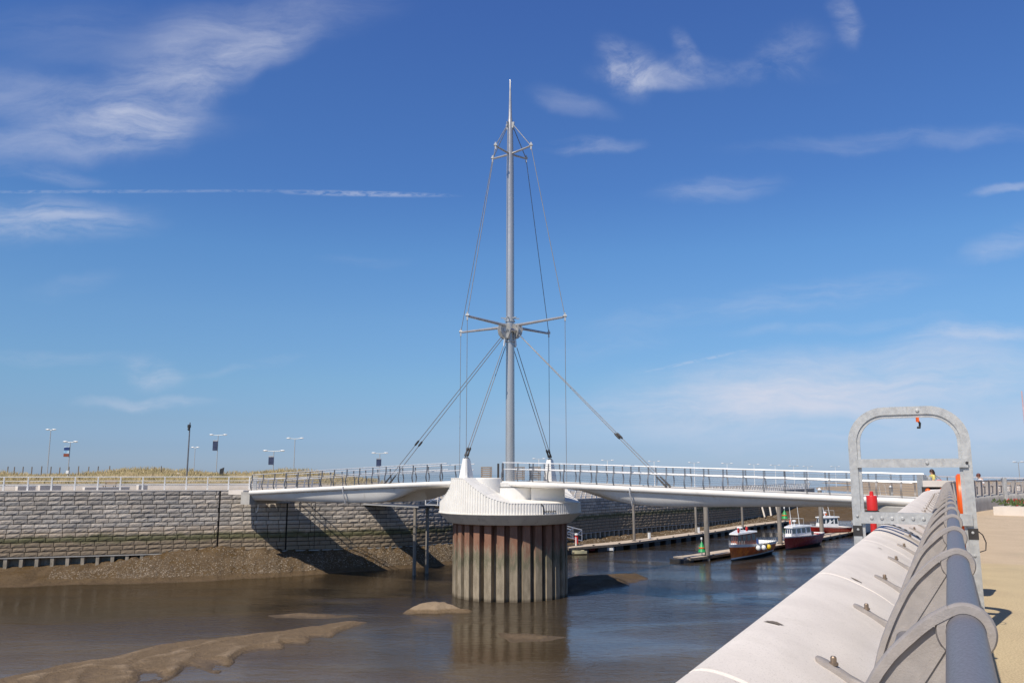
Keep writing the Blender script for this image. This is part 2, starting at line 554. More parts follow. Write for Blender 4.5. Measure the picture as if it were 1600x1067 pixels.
# ------------------------------------------------------------------ mesh builder
class MB:
    def __init__(self):
        self.v, self.f = [], []

    def add(self, verts, faces):
        o = len(self.v)
        self.v += [tuple(p) for p in verts]
        self.f += [tuple(i + o for i in f) for f in faces]
        return self

    def hexa(self, p):          # 8 corners: bottom ring 0-3 (ccw from above), top ring 4-7
        return self.add(p, [(3, 2, 1, 0), (4, 5, 6, 7), (0, 1, 5, 4), (1, 2, 6, 5), (2, 3, 7, 6), (3, 0, 4, 7)])

    def box(self, c, s, rz=0.0, bevel=0.0):
        cx, cy, cz = c
        hx, hy, hz = s[0] / 2, s[1] / 2, s[2] / 2
        ca, sa = math.cos(rz), math.sin(rz)

        def T(x, y, z):
            return (cx + x * ca - y * sa, cy + x * sa + y * ca, cz + z)
        b = min(bevel, hx * .9, hy * .9, hz * .9)
        if b <= 0:
            return self.hexa([T(-hx, -hy, -hz), T(hx, -hy, -hz), T(hx, hy, -hz), T(-hx, hy, -hz),
                              T(-hx, -hy, hz), T(hx, -hy, hz), T(hx, hy, hz), T(-hx, hy, hz)])
        rings = []
        for z, ins in ((-hz, b), (-hz + b, 0), (hz - b, 0), (hz, b)):
            x, y = hx - ins, hy - ins
            k = b
            rings.append([T(-x + k, -y, z), T(x - k, -y, z), T(x, -y + k, z), T(x, y - k, z), T(x - k, y, z), T(-x + k, y, z), T(-x, y - k, z), T(-x, -y + k, z)])
        return self.loft(rings, True, True, True)

    def loft(self, rings, closed=True, cap0=False, cap1=False):
        n = len(rings[0])
        o = len(self.v)
        for r in rings:
            self.v += [tuple(p) for p in r]
        for i in range(len(rings) - 1):
            a, b = o + i * n, o + (i + 1) * n
            for j in range(n if closed else n - 1):
                k = (j + 1) % n
                self.f.append((a + j, a + k, b + k, b + j))
        if cap0:
            self.f.append(tuple(o + j for j in reversed(range(n))))
        if cap1:
            self.f.append(tuple(o + (len(rings) - 1) * n + j for j in range(n)))
        return self

    def tube(self, pts, r, n=8, closed=False, caps=True):
        pts = [Vector(p) for p in pts]
        N = len(pts)
        rad = r if isinstance(r, (list, tuple)) else [r] * N
        rings = []
        prev = None
        for i, p in enumerate(pts):
            if closed:
                t = pts[(i + 1) % N] - pts[i - 1]
            else:
                t = pts[min(i + 1, N - 1)] - pts[max(i - 1, 0)]
            t.normalize()
            if prev is None:
                ref = Vector((0, 0, 1)) if abs(t.z) < .9 else Vector((1, 0, 0))
                a = t.cross(ref).normalized()
            else:
                a = (prev - t * prev.dot(t)).normalized()
            prev = a
            b = t.cross(a)
            rings.append([p + (a * math.cos(q) + b * math.sin(q)) * rad[i] for q in (2 * math.pi * k / n for k in range(n))])
        if closed:
            rings.append(rings[0])
            return self.loft(rings)
        return self.loft(rings, True, caps, caps)

    def bar(self, a, b, w, h, up=(0, 0, 1)):
        a, b = Vector(a), Vector(b)
        t = (b - a).normalized()
        s = t.cross(Vector(up))
        if s.length < 1e-4:
            s = t.cross(Vector((1, 0, 0)))
        s.normalize()
        u = s.cross(t)
        s, u = s * w / 2, u * h / 2
        return self.hexa([a - s - u, a + s - u, b + s - u, b - s - u, a - s + u, a + s + u, b + s + u, b - s + u])

    def lathe(self, c, prof, n=24, caps=True):
        rings = [[(c[0] + r * math.cos(q), c[1] + r * math.sin(q), c[2] + z) for q in (2 * math.pi * k / n for k in range(n))] for r, z in prof]
        return self.loft(rings, True, caps, caps)

    def sphere(self, c, r, n=10, m=7, sq=(1, 1, 1)):
        prof = []
        rings = []
        for i in range(m + 1):
            a = -math.pi / 2 + math.pi * i / m
            rr = max(.02, math.cos(a))
            rings.append([(c[0] + r * sq[0] * rr * math.cos(q), c[1] + r * sq[1] * rr * math.sin(q), c[2] + r * sq[2] * math.sin(a)) for q in (2 * math.pi * k / n for k in range(n))])
        return self.loft(rings, True, True, True)

    def prism_y(self, poly, y0, y1):     # polygon in x,z extruded along y
        n = len(poly)
        o = len(self.v)
        self.v += [(p[0], y0, p[1]) for p in poly] + [(p[0], y1, p[1]) for p in poly]
        self.f.append(tuple(o + i for i in range(n)))
        self.f.append(tuple(o + n + i for i in reversed(range(n))))
        for i in range(n):
            j = (i + 1) % n
            self.f.append((o + j, o + i, o + n + i, o + n + j))
        return self

    def build(self, name, material, parent=None, local=False, smooth=35, origin=None):
        off = Vector((0, 0, 0))
        if parent is not None and not local:
            off = WORLD[parent.name]
        elif origin is not None:
            off = Vector(origin)
        me = bpy.data.meshes.new(name)
        me.from_pydata([(a - off.x, b - off.y, c - off.z) for a, b, c in self.v], [], self.f)
        me.validate()
        me.update()
        import bmesh
        bm = bmesh.new()
        bm.from_mesh(me)
        bmesh.ops.recalc_face_normals(bm, faces=bm.faces)
        bm.to_mesh(me)
        bm.free()
        if smooth:
            me.polygons.foreach_set('use_smooth', [True] * len(me.polygons))
            me.set_sharp_from_angle(angle=math.radians(smooth))
        me.materials.append(material)
        o = bpy.data.objects.new(name, me)
        COL.objects.link(o)
        if parent is not None:
            o.parent = parent
            WORLD[o.name] = WORLD[parent.name].copy()
        else:
            o.location = off
            WORLD[o.name] = off.copy()
        return o


WORLD = {}


def props(o, label=None, cat=None, group=None, kind=None):
    for k, v in (('label', label), ('category', cat), ('group', group), ('kind', kind)):
        if v:
            o[k] = v
    return o


def thing(name, label, cat, loc=(0, 0, 0), rz=0.0, group=None):
    o = bpy.data.objects.new(name, None)
    o.empty_display_size = .3
    o.location = loc
    o.rotation_euler = (0, 0, rz)
    COL.objects.link(o)
    WORLD[o.name] = Vector(loc)
    return props(o, label, cat, group)


def copy_part(o, parent, loc=None, rz=None):
    c = o.copy()
    COL.objects.link(c)
    c.parent = parent
    if loc is not None:
        c.location = loc
    if rz is not None:
        c.rotation_euler = (0, 0, rz)
    WORLD[c.name] = WORLD[parent.name].copy() if parent else Vector(loc or (0, 0, 0))
    return c


def kids(o):
    return [c for c in list(bpy.data.objects) if c.parent is o]


def copy_tree(o, loc, rz=None, label=None):
    c = o.copy()
    COL.objects.link(c)
    c.location = loc
    if rz is not None:
        c.rotation_euler = (0, 0, rz)
    if label:
        c['label'] = label
    for k in kids(o):
        d = k.copy()
        COL.objects.link(d)
        d.parent = c
        for g in kids(k):
            h = g.copy()
            COL.objects.link(h)
            h.parent = d
    return c


def spline(pts, step):
    """Catmull-Rom through pts (any dimension), resampled to about `step` metres."""
    P = [np.array(p, float) for p in pts]
    P = [2 * P[0] - P[1]] + P + [2 * P[-1] - P[-2]]
    out = []
    for i in range(1, len(P) - 2):
        n = max(6, int(np.linalg.norm(P[i + 1] - P[i]) / step * 4))
        for k in range(n):
            t = k / n
            a, b, c, d = P[i - 1:i + 3]
            out.append(.5 * (2 * b + (c - a) * t + (2 * a - 5 * b + 4 * c - d) * t * t + (3 * b - a - 3 * c + d) * t ** 3))
    out.append(P[-2])
    out = np.array(out)
    s = np.concatenate([[0], np.cumsum(np.linalg.norm(np.diff(out[:, :2], axis=0), axis=1))])
    n = max(2, int(round(s[-1] / step)) + 1)
    q = np.linspace(0, s[-1], n)
    return np.stack([np.interp(q, s, out[:, k]) for k in range(out.shape[1])], 1), q


ORD = ['first', 'second', 'third', 'fourth', 'fifth', 'sixth', 'seventh', 'eighth', 'ninth', 'tenth', 'eleventh', 'twelfth']

# =================================================================== SETTING
# ---------------------------------------------------------------- water
wmb = MB()
wmb.add([(-5000, -60, 0), (5000, -60, 0), (5000, 12000, 0), (-5000, 12000, 0)], [(0, 1, 2, 3)])
props(wmb.build('water', M['water'], smooth=0), kind='structure')

# ---------------------------------------------------------------- quay wall line
WALL = [(-95, 52), (-80, 59), (-62, 66.5), (-45, 73), (-36, 76), (-27, 79), (-20.5, 80.8), (-12, 84.3), (-6, 90), (0, 98.5),
        (8.9, 111.5), (15, 119.5), (24, 129.5), (36, 144), (50, 164), (70, 195)]
wall_pts, wall_s = spline(WALL, .25)
w_t = np.gradient(wall_pts, axis=0)
w_t /= np.linalg.norm(w_t, axis=1)[:, None]


def wall_at(s):
    return np.array([np.interp(s, wall_s, wall_pts[:, k]) for k in (0, 1)])


def wall_dir(s):
    d = np.array([np.interp(s, wall_s, w_t[:, k]) for k in (0, 1)])
    return d / np.linalg.norm(d)


def s_of_x(x):
    return float(np.interp(x, wall_pts[:, 0], wall_s))


S_STEP1 = s_of_x(-18.9)
S_STEP2 = s_of_x(-1.0)
S_END = wall_s[-1]
Z_TOP1, Z_TOP2, Z_TOP3 = 7.55, 6.36, 5.75


def z_top(s):
    return Z_TOP1 if s < S_STEP1 else (Z_TOP2 if s < S_STEP2 else Z_TOP3)


# ---------------------------------------------------------------- tidal bed (one sheet, rises above the water as banks and bars)
gx = np.concatenate([np.arange(-110, -46, 1.2), np.arange(-46, -40, .34), np.arange(-40, 6, .2), np.arange(6, 24, .34), np.arange(24, 150, 1.2)])
gy = np.concatenate([np.arange(12, 26, .6), np.arange(26, 58, .17), np.arange(58, 74, .3), np.arange(74, 112, .4), np.arange(112, 260, 1.5)])
GX, GY = np.meshgrid(gx, gy)
rng_ = np.random.default_rng(3)


def vnoise(x, y, seed):
    g = np.random.default_rng(seed).random((64, 64))
    xi, yi = np.floor(x).astype(int), np.floor(y).astype(int)
    fx, fy = x - xi, y - yi
    fx, fy = fx * fx * (3 - 2 * fx), fy * fy * (3 - 2 * fy)
    q = lambda a, b: g[(xi + a) % 64, (yi + b) % 64]
    return (q(0, 0) * (1 - fx) + q(1, 0) * fx) * (1 - fy) + (q(0, 1) * (1 - fx) + q(1, 1) * fx) * fy


def fbm(x, y, seed, octaves=4):
    r, a = 0, .5
    for i in range(octaves):
        r = r + a * vnoise(x * 2 ** i, y * 2 ** i, seed + i)
        a *= .5
    return r - .47


# bank control: photo column -> (mud height at wall, water edge row)
BANK = [(-60, .85, 924), (0, .95, 920), (100, 1.0, 915), (170, 1.2, 912), (225, 1.7, 911), (270, 2.15, 910), (340, 2.36, 907), (430, 2.05, 902), (500, 1.8, 897),
        (560, 2.0, 893), (620, 1.95, 888), (700, 1.75, 880)]
bs, bh, bw = [], [], []
for px, hw, ey in BANK:
    e = onz(px, ey, 0)
    k = np.argmin(np.abs(wall_pts[:, 0] / wall_pts[:, 1] - e.x / e.y))
    bs.append(wall_s[k]); bh.append(hw)
    dmin = np.min(np.hypot(wall_pts[:, 0] - e.x, wall_pts[:, 1] - e.y))
    bw.append(max(2.0, dmin))
for x, hw, w in [(0, .8, 5), (9, .45, 4), (24, .45, 5), (36, .6, 6), (50, 1.2, 7), (60, 1.9, 9), (70, 2.6, 12)]:
    bs.append(s_of_x(x)); bh.append(hw); bw.append(w)
flat = np.stack([GX.ravel(), GY.ravel()], 1)
sub = wall_pts[::4]
sub_s = wall_s[::4]
dist = np.empty(len(flat)); sidx = np.empty(len(flat), int)
for i in range(0, len(flat), 20000):
    dd = np.hypot(flat[i:i + 20000, None, 0] - sub[None, :, 0], flat[i:i + 20000, None, 1] - sub[None, :, 1])
    sidx[i:i + 20000] = dd.argmin(1)
    dist[i:i + 20000] = dd.min(1)
sub_t = w_t[::4]
rel = flat - sub[sidx]
behind = (sub_t[sidx, 0] * rel[:, 1] - sub_t[sidx, 1] * rel[:, 0]) > 0
ss = sub_s[sidx]
HW = np.interp(ss, bs, bh); BW = np.interp(ss, bs, bw)
q = dist / BW
bank = np.where(q < 1, HW * (1 - q) ** 1.15 * (1 + .9 * q * (1 - q)), -(q - 1) * .8)
bank = bank + fbm(flat[:, 0] * .6, flat[:, 1] * .6, 11) * .65 * np.clip(1.3 - q, 0, 1) + fbm(flat[:, 0] * .22, flat[:, 1] * .22, 15) * .6 * np.clip(1.6 - q, 0, 1)
bank = np.where(behind, HW + .2, bank)
H = np.maximum(-.6, bank)

BARS = [
    ([(-40, 1064), (0, 1056), (100, 1036), (175, 1022), (250, 1004), (350, 992), (400, 987), (457, 980), (550, 967), (574, 969), (525, 988), (467, 1001), (400, 1016),
      (375, 1030), (355, 1033), (345, 1028), (325, 1046), (295, 1041), (270, 1056), (245, 1049), (228, 1072), (190, 1100), (-60, 1110)], .17, .30),
    ([(628, 945), (655, 940), (680, 934), (700, 938), (732, 944), (738, 947), (690, 950), (640, 950)], .55, .42),
    ([(880, 899), (930, 896), (985, 893), (1014, 898), (985, 908), (950, 912), (900, 924), (870, 926)], .45, .30),
    ([(778, 986), (830, 988), (888, 995), (850, 1001), (800, 1002)], .06, .10),
    ([(420, 959), (470, 955), (530, 958), (565, 961), (500, 964), (430, 963)], .10, .10),
]
for bar_i, (poly, hmax, slope) in enumerate(BARS):
    P = np.array([onz(x, y, hmax * .7)[:2] for x, y in poly])
    jx = fbm(flat[:, 0] * .7, flat[:, 1] * .5, 31) * 1.6
    jy = fbm(flat[:, 0] * .7 + 9, flat[:, 1] * .5 + 5, 41) * 2.0
    if hmax < .3:
        jx *= .5; jy *= .5
    fx, fy = flat[:, 0] + jx, flat[:, 1] + jy
    dmin = np.full(len(flat), 1e9); inside = np.zeros(len(flat), bool)
    for i in range(len(P)):
        a, b = P[i], P[(i + 1) % len(P)]
        ab = b - a
        t = np.clip(((fx - a[0]) * ab[0] + (fy - a[1]) * ab[1]) / (ab @ ab), 0, 1)
        dmin = np.minimum(dmin, np.hypot(fx - a[0] - t * ab[0], fy - a[1] - t * ab[1]))
        c = ((a[1] > fy) != (b[1] > fy))
        with np.errstate(divide='ignore', invalid='ignore'):
            xx = (b[0] - a[0]) * (fy - a[1]) / (b[1] - a[1] + 1e-12) + a[0]
        inside ^= c & (fx < xx)
    sd = np.where(inside, dmin, -dmin)
    saw = np.zeros(len(flat))
    if bar_i == 0:       # current-cut tongues across the near side of the long bar
        qn = np.clip(((flat[:, 0] + 15) * .70 - (flat[:, 1] - 46) * .71 + .6) / 2.0, 0, 1)
        fr = (flat[:, 0] / 1.7 + flat[:, 1] * .10 + fbm(flat[:, 0] * .25, flat[:, 1] * .12, 81) * 2.2) % 1.0
        saw = qn * (np.where(fr < .8, fr / .8, (1 - fr) / .2) - .5)
        sd = sd + saw * 1.1
    ph = (flat[:, 0] * .50 - flat[:, 1] * .30) * 2.3 + fbm(flat[:, 0] * .35, flat[:, 1] * .35, 51) * 7
    rip = (1 - np.abs(np.sin(ph))) ** 2.2 * 2.2 - .8 + .35 * np.sin(ph * 5.1 + fbm(flat[:, 0] * .9, flat[:, 1] * .9, 53) * 6)
    hb = np.clip(sd * slope, -.6, hmax) + np.where(sd > 0, saw * .10, 0) + np.where(sd > .2, (rip * .030 + fbm(flat[:, 0] * .8, flat[:, 1] * .8, 61) * .12) * min(1, hmax * 6), 0)
    H = np.maximum(H, hb)
# beach beyond the end of the quay
beach = np.clip((flat[:, 1] - 168 - (58 - flat[:, 0]) * .5) * .055, -.6, 2.4) + fbm(flat[:, 0] * .06, flat[:, 1] * .12, 71) * .5
H = np.where(flat[:, 0] > 42, np.maximum(H, beach), H)
H3 = H.reshape(GX.shape)
nb, na = GX.shape
idx = np.arange(nb * na).reshape(nb, na)
quads = np.stack([idx[:-1, :-1], idx[:-1, 1:], idx[1:, 1:], idx[1:, :-1]], -1).reshape(-1, 4)
keep = (H[quads].max(1) > -.59)
bed = MB()
bed.v = np.stack([flat[:, 0], flat[:, 1], H], 1).tolist()
bed.f = [tuple(q) for q in quads[keep].tolist()]
me = bpy.data.meshes.new('mud_bank')
me.from_pydata(bed.v, [], bed.f)
me.polygons.foreach_set('use_smooth', [True] * len(me.polygons))
me.materials.append(M['mud'])
o = bpy.data.objects.new('mud_bank', me)
COL.objects.link(o)
props(o, kind='structure')


def bed_height(x, y):
    i = int(np.clip(np.searchsorted(gy, y) - 1, 0, nb - 2)); j = int(np.clip(np.searchsorted(gx, x) - 1, 0, na - 2))
    fy = (y - gy[i]) / (gy[i + 1] - gy[i]); fx = (x - gx[j]) / (gx[j + 1] - gx[j])
    return float((H3[i, j] * (1 - fx) + H3[i, j + 1] * fx) * (1 - fy) + (H3[i + 1, j] * (1 - fx) + H3[i + 1, j + 1] * fx) * fy)


# far sand flats beyond the quay head
sf = MB()
xs = np.linspace(0, 1, 26); ys = np.linspace(0, 1, 26)
for b in ys:
    for a in xs:
        Y = 215 + b * 700
        x0 = .375 * Y - 8 + 14 * math.sin(Y * .02)
        x1 = 1.2 * Y + 80
        X = x0 + a * (x1 - x0)
        e = min(a, 1 - b) * 26
        sf.v.append((X, Y, min(1.6, -.4 + e * .8) + .5 * fbm(np.array([X * .02]), np.array([Y * .02]), 91)[0]))
for i in range(25):
    for j in range(25):
        k = i * 26 + j
        sf.f.append((k, k + 1, k + 27, k + 26))
props(sf.build('sand_flat', M['sand']), kind='structure')

# ---------------------------------------------------------------- shingle scattered on the bank
gm = MB()


def pebble(mb, x, y, z, r):
    a = R.random() * 6.28
    p = []
    for k in range(4):
        q = a + k * math.pi / 2
        rr = r * R.uniform(.7, 1.2)
        p.append((x + rr * math.cos(q), y + rr * math.sin(q), z + r * R.uniform(-.1, .2)))
    p.append((x, y, z + r * R.uniform(.5, .9)))
    mb.add(p, [(0, 1, 4), (1, 2, 4), (2, 3, 4), (3, 0, 4)])


cnt = 0
while cnt < 24000:
    s = R.uniform(s_of_x(-40), s_of_x(-2))
    w = np.interp(s, bs, bw)
    d = R.random() ** .8 * w
    p = wall_at(s); t = wall_dir(s)
    x, y = p[0] + t[1] * d, p[1] - t[0] * d
    h = bed_height(x, y)
    dens = fbm(np.array([x * .35]), np.array([y * .35]), 77)[0] + .25
    if h < .35 or R.random() > .25 + dens * 1.6:
        cnt += .2
        continue
    pebble(gm, x, y, h - .02, R.choice([.03, .035, .04, .045, .05, .06, .07, .09]))
    cnt += 1
for k in range(2600):
    s = R.uniform(s_of_x(7), s_of_x(52))
    p = wall_at(s); t = wall_dir(s)
    d = R.uniform(.3, 4.5)
    x, y = p[0] + t[1] * d, p[1] - t[0] * d
    h = bed_height(x, y)
    if h > .1:
        pebble(gm, x, y, h, R.choice([.06, .08, .1, .14]))
props(gm.build('shingle', M['shingle'], smooth=0), kind='stuff')

# ---------------------------------------------------------------- quay ground and dunes behind the wall
gmesh = MB()
offs = [.45, 1, 2, 4, 8, 12, 15, 18, 20, 22, 24, 26, 28, 30, 32, 34, 36, 38, 41, 44, 48, 54, 62, 70, 78, 90]
gs = np.arange(0, S_END, 1.6)
DUNE_T = {}


def quay_z(x, o, s):
    base = np.interp(x, [-19.2, -18.6, -1.3, -.7], [7.47, 6.28, 6.28, 5.67])
    fade = float(np.interp(x, [-95, -60, -30, -17, -13], [.75, 1, .95, .35, 0]))
    crest = 1.75 + 1.7 * fbm(np.array([x * .11]), np.array([o * .09]), 5)[0] + .6 * fbm(np.array([x * .4]), np.array([o * .4]), 8)[0]
    b = float(np.interp(o, [12, 18, 26, 33, 40, 54, 78], [0, .25, .95, 1, .8, .35, 0]))
    z = base + fade * crest * b + (7.3 - base) * 0
    if x > -14:
        z = base - float(np.interp(o, [60, 78, 90], [0, 1.5, 8]))
    else:
        z -= float(np.interp(o, [78, 90], [0, 8]))
    return z


for s in gs:
    p = wall_at(s)
    for o in offs:
        gmesh.v.append((p[0], p[1] + o, quay_z(p[0], o, s)))
n = len(offs)
for i in range(len(gs) - 1):
    for j in range(n - 1):
        k = i * n + j
        gmesh.f.append((k, k + n, k + n + 1, k + 1))
props(gmesh.build('quay_ground', M['quay_ground']), kind='structure')

grass = MB()
for k in range(21000):
    s = R.uniform(4, s_of_x(-13.5))
    p = wall_at(s)
    o = R.uniform(19, 46)
    x, y = p[0] + R.uniform(-.3, .3), p[1] + o
    if fbm(np.array([x * .5]), np.array([y * .5]), 19)[0] + .10 < R.uniform(-.25, .25):
        continue
    z = quay_z(x, o, s)
    hgt = R.uniform(.2, .5); a = R.random() * 6.28; w = R.uniform(.03, .06); lean = R.uniform(-.35, .35)
    dx, dy = w * math.cos(a), w * math.sin(a)
    grass.add([(x - dx, y - dy, z - .05), (x + dx, y + dy, z - .05), (x + lean * .5 + dx * .6, y, z + hgt * .65), (x + lean, y, z + hgt)], [(0, 1, 2), (0, 2, 3)])
props(grass.build('dune_grass', M['grass'], smooth=0), kind='stuff')

# ---------------------------------------------------------------- promenade on the camera side
RAIL_AZ = math.atan(.518)
PROM_Z = EYE - 1.65
rail_pts, rail_s = spline([(.012 + .518 * y, y) for y in (-5, 5, 15, 25, 30)] + [(17.35, 33), (19.6, 36.3), (22.2, 39.5), (25.4, 42.8), (30, 46.5), (36, 50)], .35)
r_t = np.gradient(rail_pts, axis=0)
r_t /= np.linalg.norm(r_t, axis=1)[:, None]


def rail_at(s, d=0.0, z=0.0):
    p = [np.interp(s, rail_s, rail_pts[:, k]) for k in (0, 1)]
    t = np.array([np.interp(s, rail_s, r_t[:, k]) for k in (0, 1)])
    t /= np.linalg.norm(t)
    return Vector((p[0] + t[1] * d, p[1] - t[0] * d, EYE + z))


def rail_az(s):
    t = [np.interp(s, rail_s, r_t[:, k]) for k in (0, 1)]
    return math.atan2(t[0], t[1])


S0 = float(np.interp(0, rail_pts[:, 1], rail_s))        # arc length at the camera
pm = MB()
for s in np.arange(0, rail_s[-1], 1.0):
    a = rail_at(s, .12, -1.65)
    pm.v += [a[:], (a.x + 14, a.y - 4, PROM_Z), (a.x + 60, a.y - 12, PROM_Z)]
for i in range(len(pm.v) // 3 - 1):
    for j in range(2):
        k = i * 3 + j
        pm.f.append((k, k + 1, k + 4, k + 3))
props(pm.build('promenade', M['paving'], smooth=0), kind='structure')
ap = MB()
ap.add([(24, 46, PROM_Z + .02), (30, 44, PROM_Z + .02), (80, 60, PROM_Z + .02), (80, 75, PROM_Z + .02), (27, 58, PROM_Z + .02)], [(0, 1, 2, 3, 4)])
props(ap.build('approach_path', M['concrete_pale'], smooth=0), kind='structure')

# =================================================================== QUAY WALL (things)
qw = thing('quay_wall', 'long curving quay wall of rough grey stone blocks across the river', 'wall', (-27, 79, 0))


def block_wall(s0, s1, zt, ncourse, joints):
    mb = MB()
    CH = .397
    NX, NZ = 4, 3
    for c in range(ncourse):
        z1 = zt - c * CH - .030
        z0 = zt - (c + 1) * CH + .030
        s = s0 - (0.54 if c % 2 else 0) - R.uniform(0, .1)
        cuts = list(joints) + [1e9]
        while s < s1:
            L = 1.08 + R.uniform(-.10, .10)
            a, b = max(s, s0), min(s + L, s1)
            for j in cuts:
                if a < j < b:
                    if j - a > .12:
                        b = j - .05
                    else:
                        a = j + .05
                    break
            if b - a > .12:
                A, B = a + .026, b - .026
                bulge = R.uniform(.02, .035)
                tilt = R.uniform(-.018, .018)
                o = len(mb.v)
                for iz in range(NZ + 1):
                    for ix in range(NX + 1):
                        fx, fz = ix / NX, iz / NZ
                        sx = A + (B - A) * fx
                        edge = min(1, min(fx, 1 - fx) * 4) * min(1, min(fz, 1 - fz) * 3)
                        d = (bulge + R.uniform(-.017, .017)) * (edge > 0) + tilt * (fz - .5) * (edge > 0)
                        p = wall_at(sx); t = wall_dir(sx)
                        mb.v.append((p[0] + t[1] * d, p[1] - t[0] * d, z0 + (z1 - z0) * fz))
                for iz in range(NZ):
                    for ix in range(NX):
                        k = o + iz * (NX + 1) + ix
                        mb.f.append((k, k + 1, k + NX + 2, k + NX + 1))
                # return edges going back into the joint
                rim = [o + i for i in range(NX + 1)] + [o + k * (NX + 1) + NX for k in range(1, NZ + 1)] + \
                      [o + NZ * (NX + 1) + i for i in range(NX - 1, -1, -1)] + [o + k * (NX + 1) for k in range(NZ - 1, 0, -1)]
                bo = len(mb.v)
                for r_ in rim:
                    x, y, z = mb.v[r_]
                    mb.v.append((x - .0, y + .2, z))
                for i in range(len(rim)):
                    j = (i + 1) % len(rim)
                    mb.f.append((rim[j], rim[i], bo + i, bo + j))
            s = b + (.1 if b < s + L - .001 else 0)
    return mb


J1 = s_of_x(-27.3); J2 = s_of_x(-21.4)
mb = block_wall(s_of_x(-70), S_STEP1, Z_TOP1, 14, [J1, J2])
b2 = block_wall(S_STEP1, S_STEP2, Z_TOP2, 11, [])
b3 = block_wall(S_STEP2, S_END, Z_TOP3, 11, [])
for b in (b2, b3):
    mb.add(b.v, b.f)
mb.build('stone_facing', M['stone'], qw, smooth=0)


def strip(s0, s1, d, z0, z1, step=1.0):
    mb = MB()
    q = np.arange(s0, s1 + .01, step)
    for s in q:
        p = wall_at(min(s, S_END)); t = wall_dir(min(s, S_END))
        mb.v += [(p[0] + t[1] * d, p[1] - t[0] * d, z0), (p[0] + t[1] * d, p[1] - t[0] * d, z1)]
    for i in range(len(q) - 1):
        mb.f.append((2 * i, 2 * i + 2, 2 * i + 3, 2 * i + 1))
    return mb


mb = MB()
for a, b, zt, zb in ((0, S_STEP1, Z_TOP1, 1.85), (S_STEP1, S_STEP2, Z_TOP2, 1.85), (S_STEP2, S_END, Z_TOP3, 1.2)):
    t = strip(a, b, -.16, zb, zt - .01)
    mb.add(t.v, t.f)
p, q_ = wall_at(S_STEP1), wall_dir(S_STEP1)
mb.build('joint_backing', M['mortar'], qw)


def slab(s0, s1, d0, d1, z0, z1, step=1.5):
    mb = MB()
    q = list(np.arange(s0, s1, step)) + [s1]
    rings = []
    for s in q:
        p = wall_at(s); t = wall_dir(s)
        f = lambda d, z: (p[0] + t[1] * d, p[1] - t[0] * d, z)
        rings.append([f(d0, z0), f(d1, z0), f(d1, z1), f(d0, z1)])
    mb.loft(rings, True, True, True)
    return mb


mb = MB()
for a, b, zt in ((0, S_STEP1 - .02, Z_TOP1), (S_STEP1 + .02, S_STEP2 - .02, Z_TOP2), (S_STEP2 + .02, S_END, Z_TOP3)):
    t = slab(a, b, -.75, .05, zt, zt + .11)
    mb.add(t.v, t.f)
mb.build('coping', M['concrete_pale'], qw)
mb = MB()
for a, b, z in ((0, S_STEP2 - .02, 1.88), (S_STEP2 + .02, S_END, 1.27)):
    t = slab(a, b, -.9, .03, z, z + .09)
    mb.add(t.v, t.f)
mb.build('capping_beam', M['concrete'], qw)


def sheet_piles(s0, s1, zt, pitch=1.2):
    mb = MB()
    s = s0
    prof = [(0, -.02), (.22, -.02), (.30, -.75), (.92, -.75), (.99, -.02), (1.0, -.02)]
    pts = []
    while s < s1:
        for f, d in prof[:-1]:
            sx = s + f * pitch
            if sx > s1:
                break
            p = wall_at(sx); t = wall_dir(sx)
            pts.append((p[0] + t[1] * d, p[1] - t[0] * d))
        s += pitch
    for x, y in pts:
        mb.v += [(x, y, -.6), (x, y, zt)]
    for i in range(len(pts) - 1):
        mb.f.append((2 * i, 2 * i + 2, 2 * i + 3, 2 * i + 1))
    return mb


mb = sheet_piles(s_of_x(-75), S_STEP2, 1.88)
t = sheet_piles(S_STEP2, S_END, 1.27)
mb.add(t.v, t.f)
mb.build('sheet_piling', M['quay_pile'], qw, smooth=20)

# ---------------------------------------------------------------- white railing on the quay (left)
rl = thing('quay_railing', 'white painted three bar railing on top of the stone quay wall at the left', 'railing', (-45, 73.3, 7.66))
sa, sb = s_of_x(-72), s_of_x(-24.0)
mb = MB()
for zr, rr in ((1.16, .045), (.80, .032), (.46, .032)):
    pts = []
    for s in np.arange(sa, sb, 1.5):
        p = wall_at(s); t = wall_dir(s)
        pts.append((p[0] - t[1] * .3, p[1] + t[0] * .3, 7.66 + zr))
    mb.tube(pts, rr, 6)
mb.build('rails', M['white_paint'], rl)
post0 = None
k = 0
for s in np.arange(sa, sb, 1.86):
    p = wall_at(s); t = wall_dir(s)
    loc = Vector((p[0] - t[1] * .3, p[1] + t[0] * .3, 7.66)) - WORLD[rl.name]
    rz = math.atan2(t[1], t[0])
    if post0 is None:
        pmb = MB()
        pmb.hexa([(-.07, -.09, 0), (.07, -.09, 0), (.07, .09, 0), (-.07, .09, 0), (-.045, -.05, 1.17), (.045, -.05, 1.17), (.045, .05, 1.17), (-.045, .05, 1.17)])
        post0 = pmb.build('post', M['white_paint'], rl, local=True)
        post0.location = loc; post0.rotation_euler = (0, 0, rz)
    else:
        copy_part(post0, rl, loc, rz)


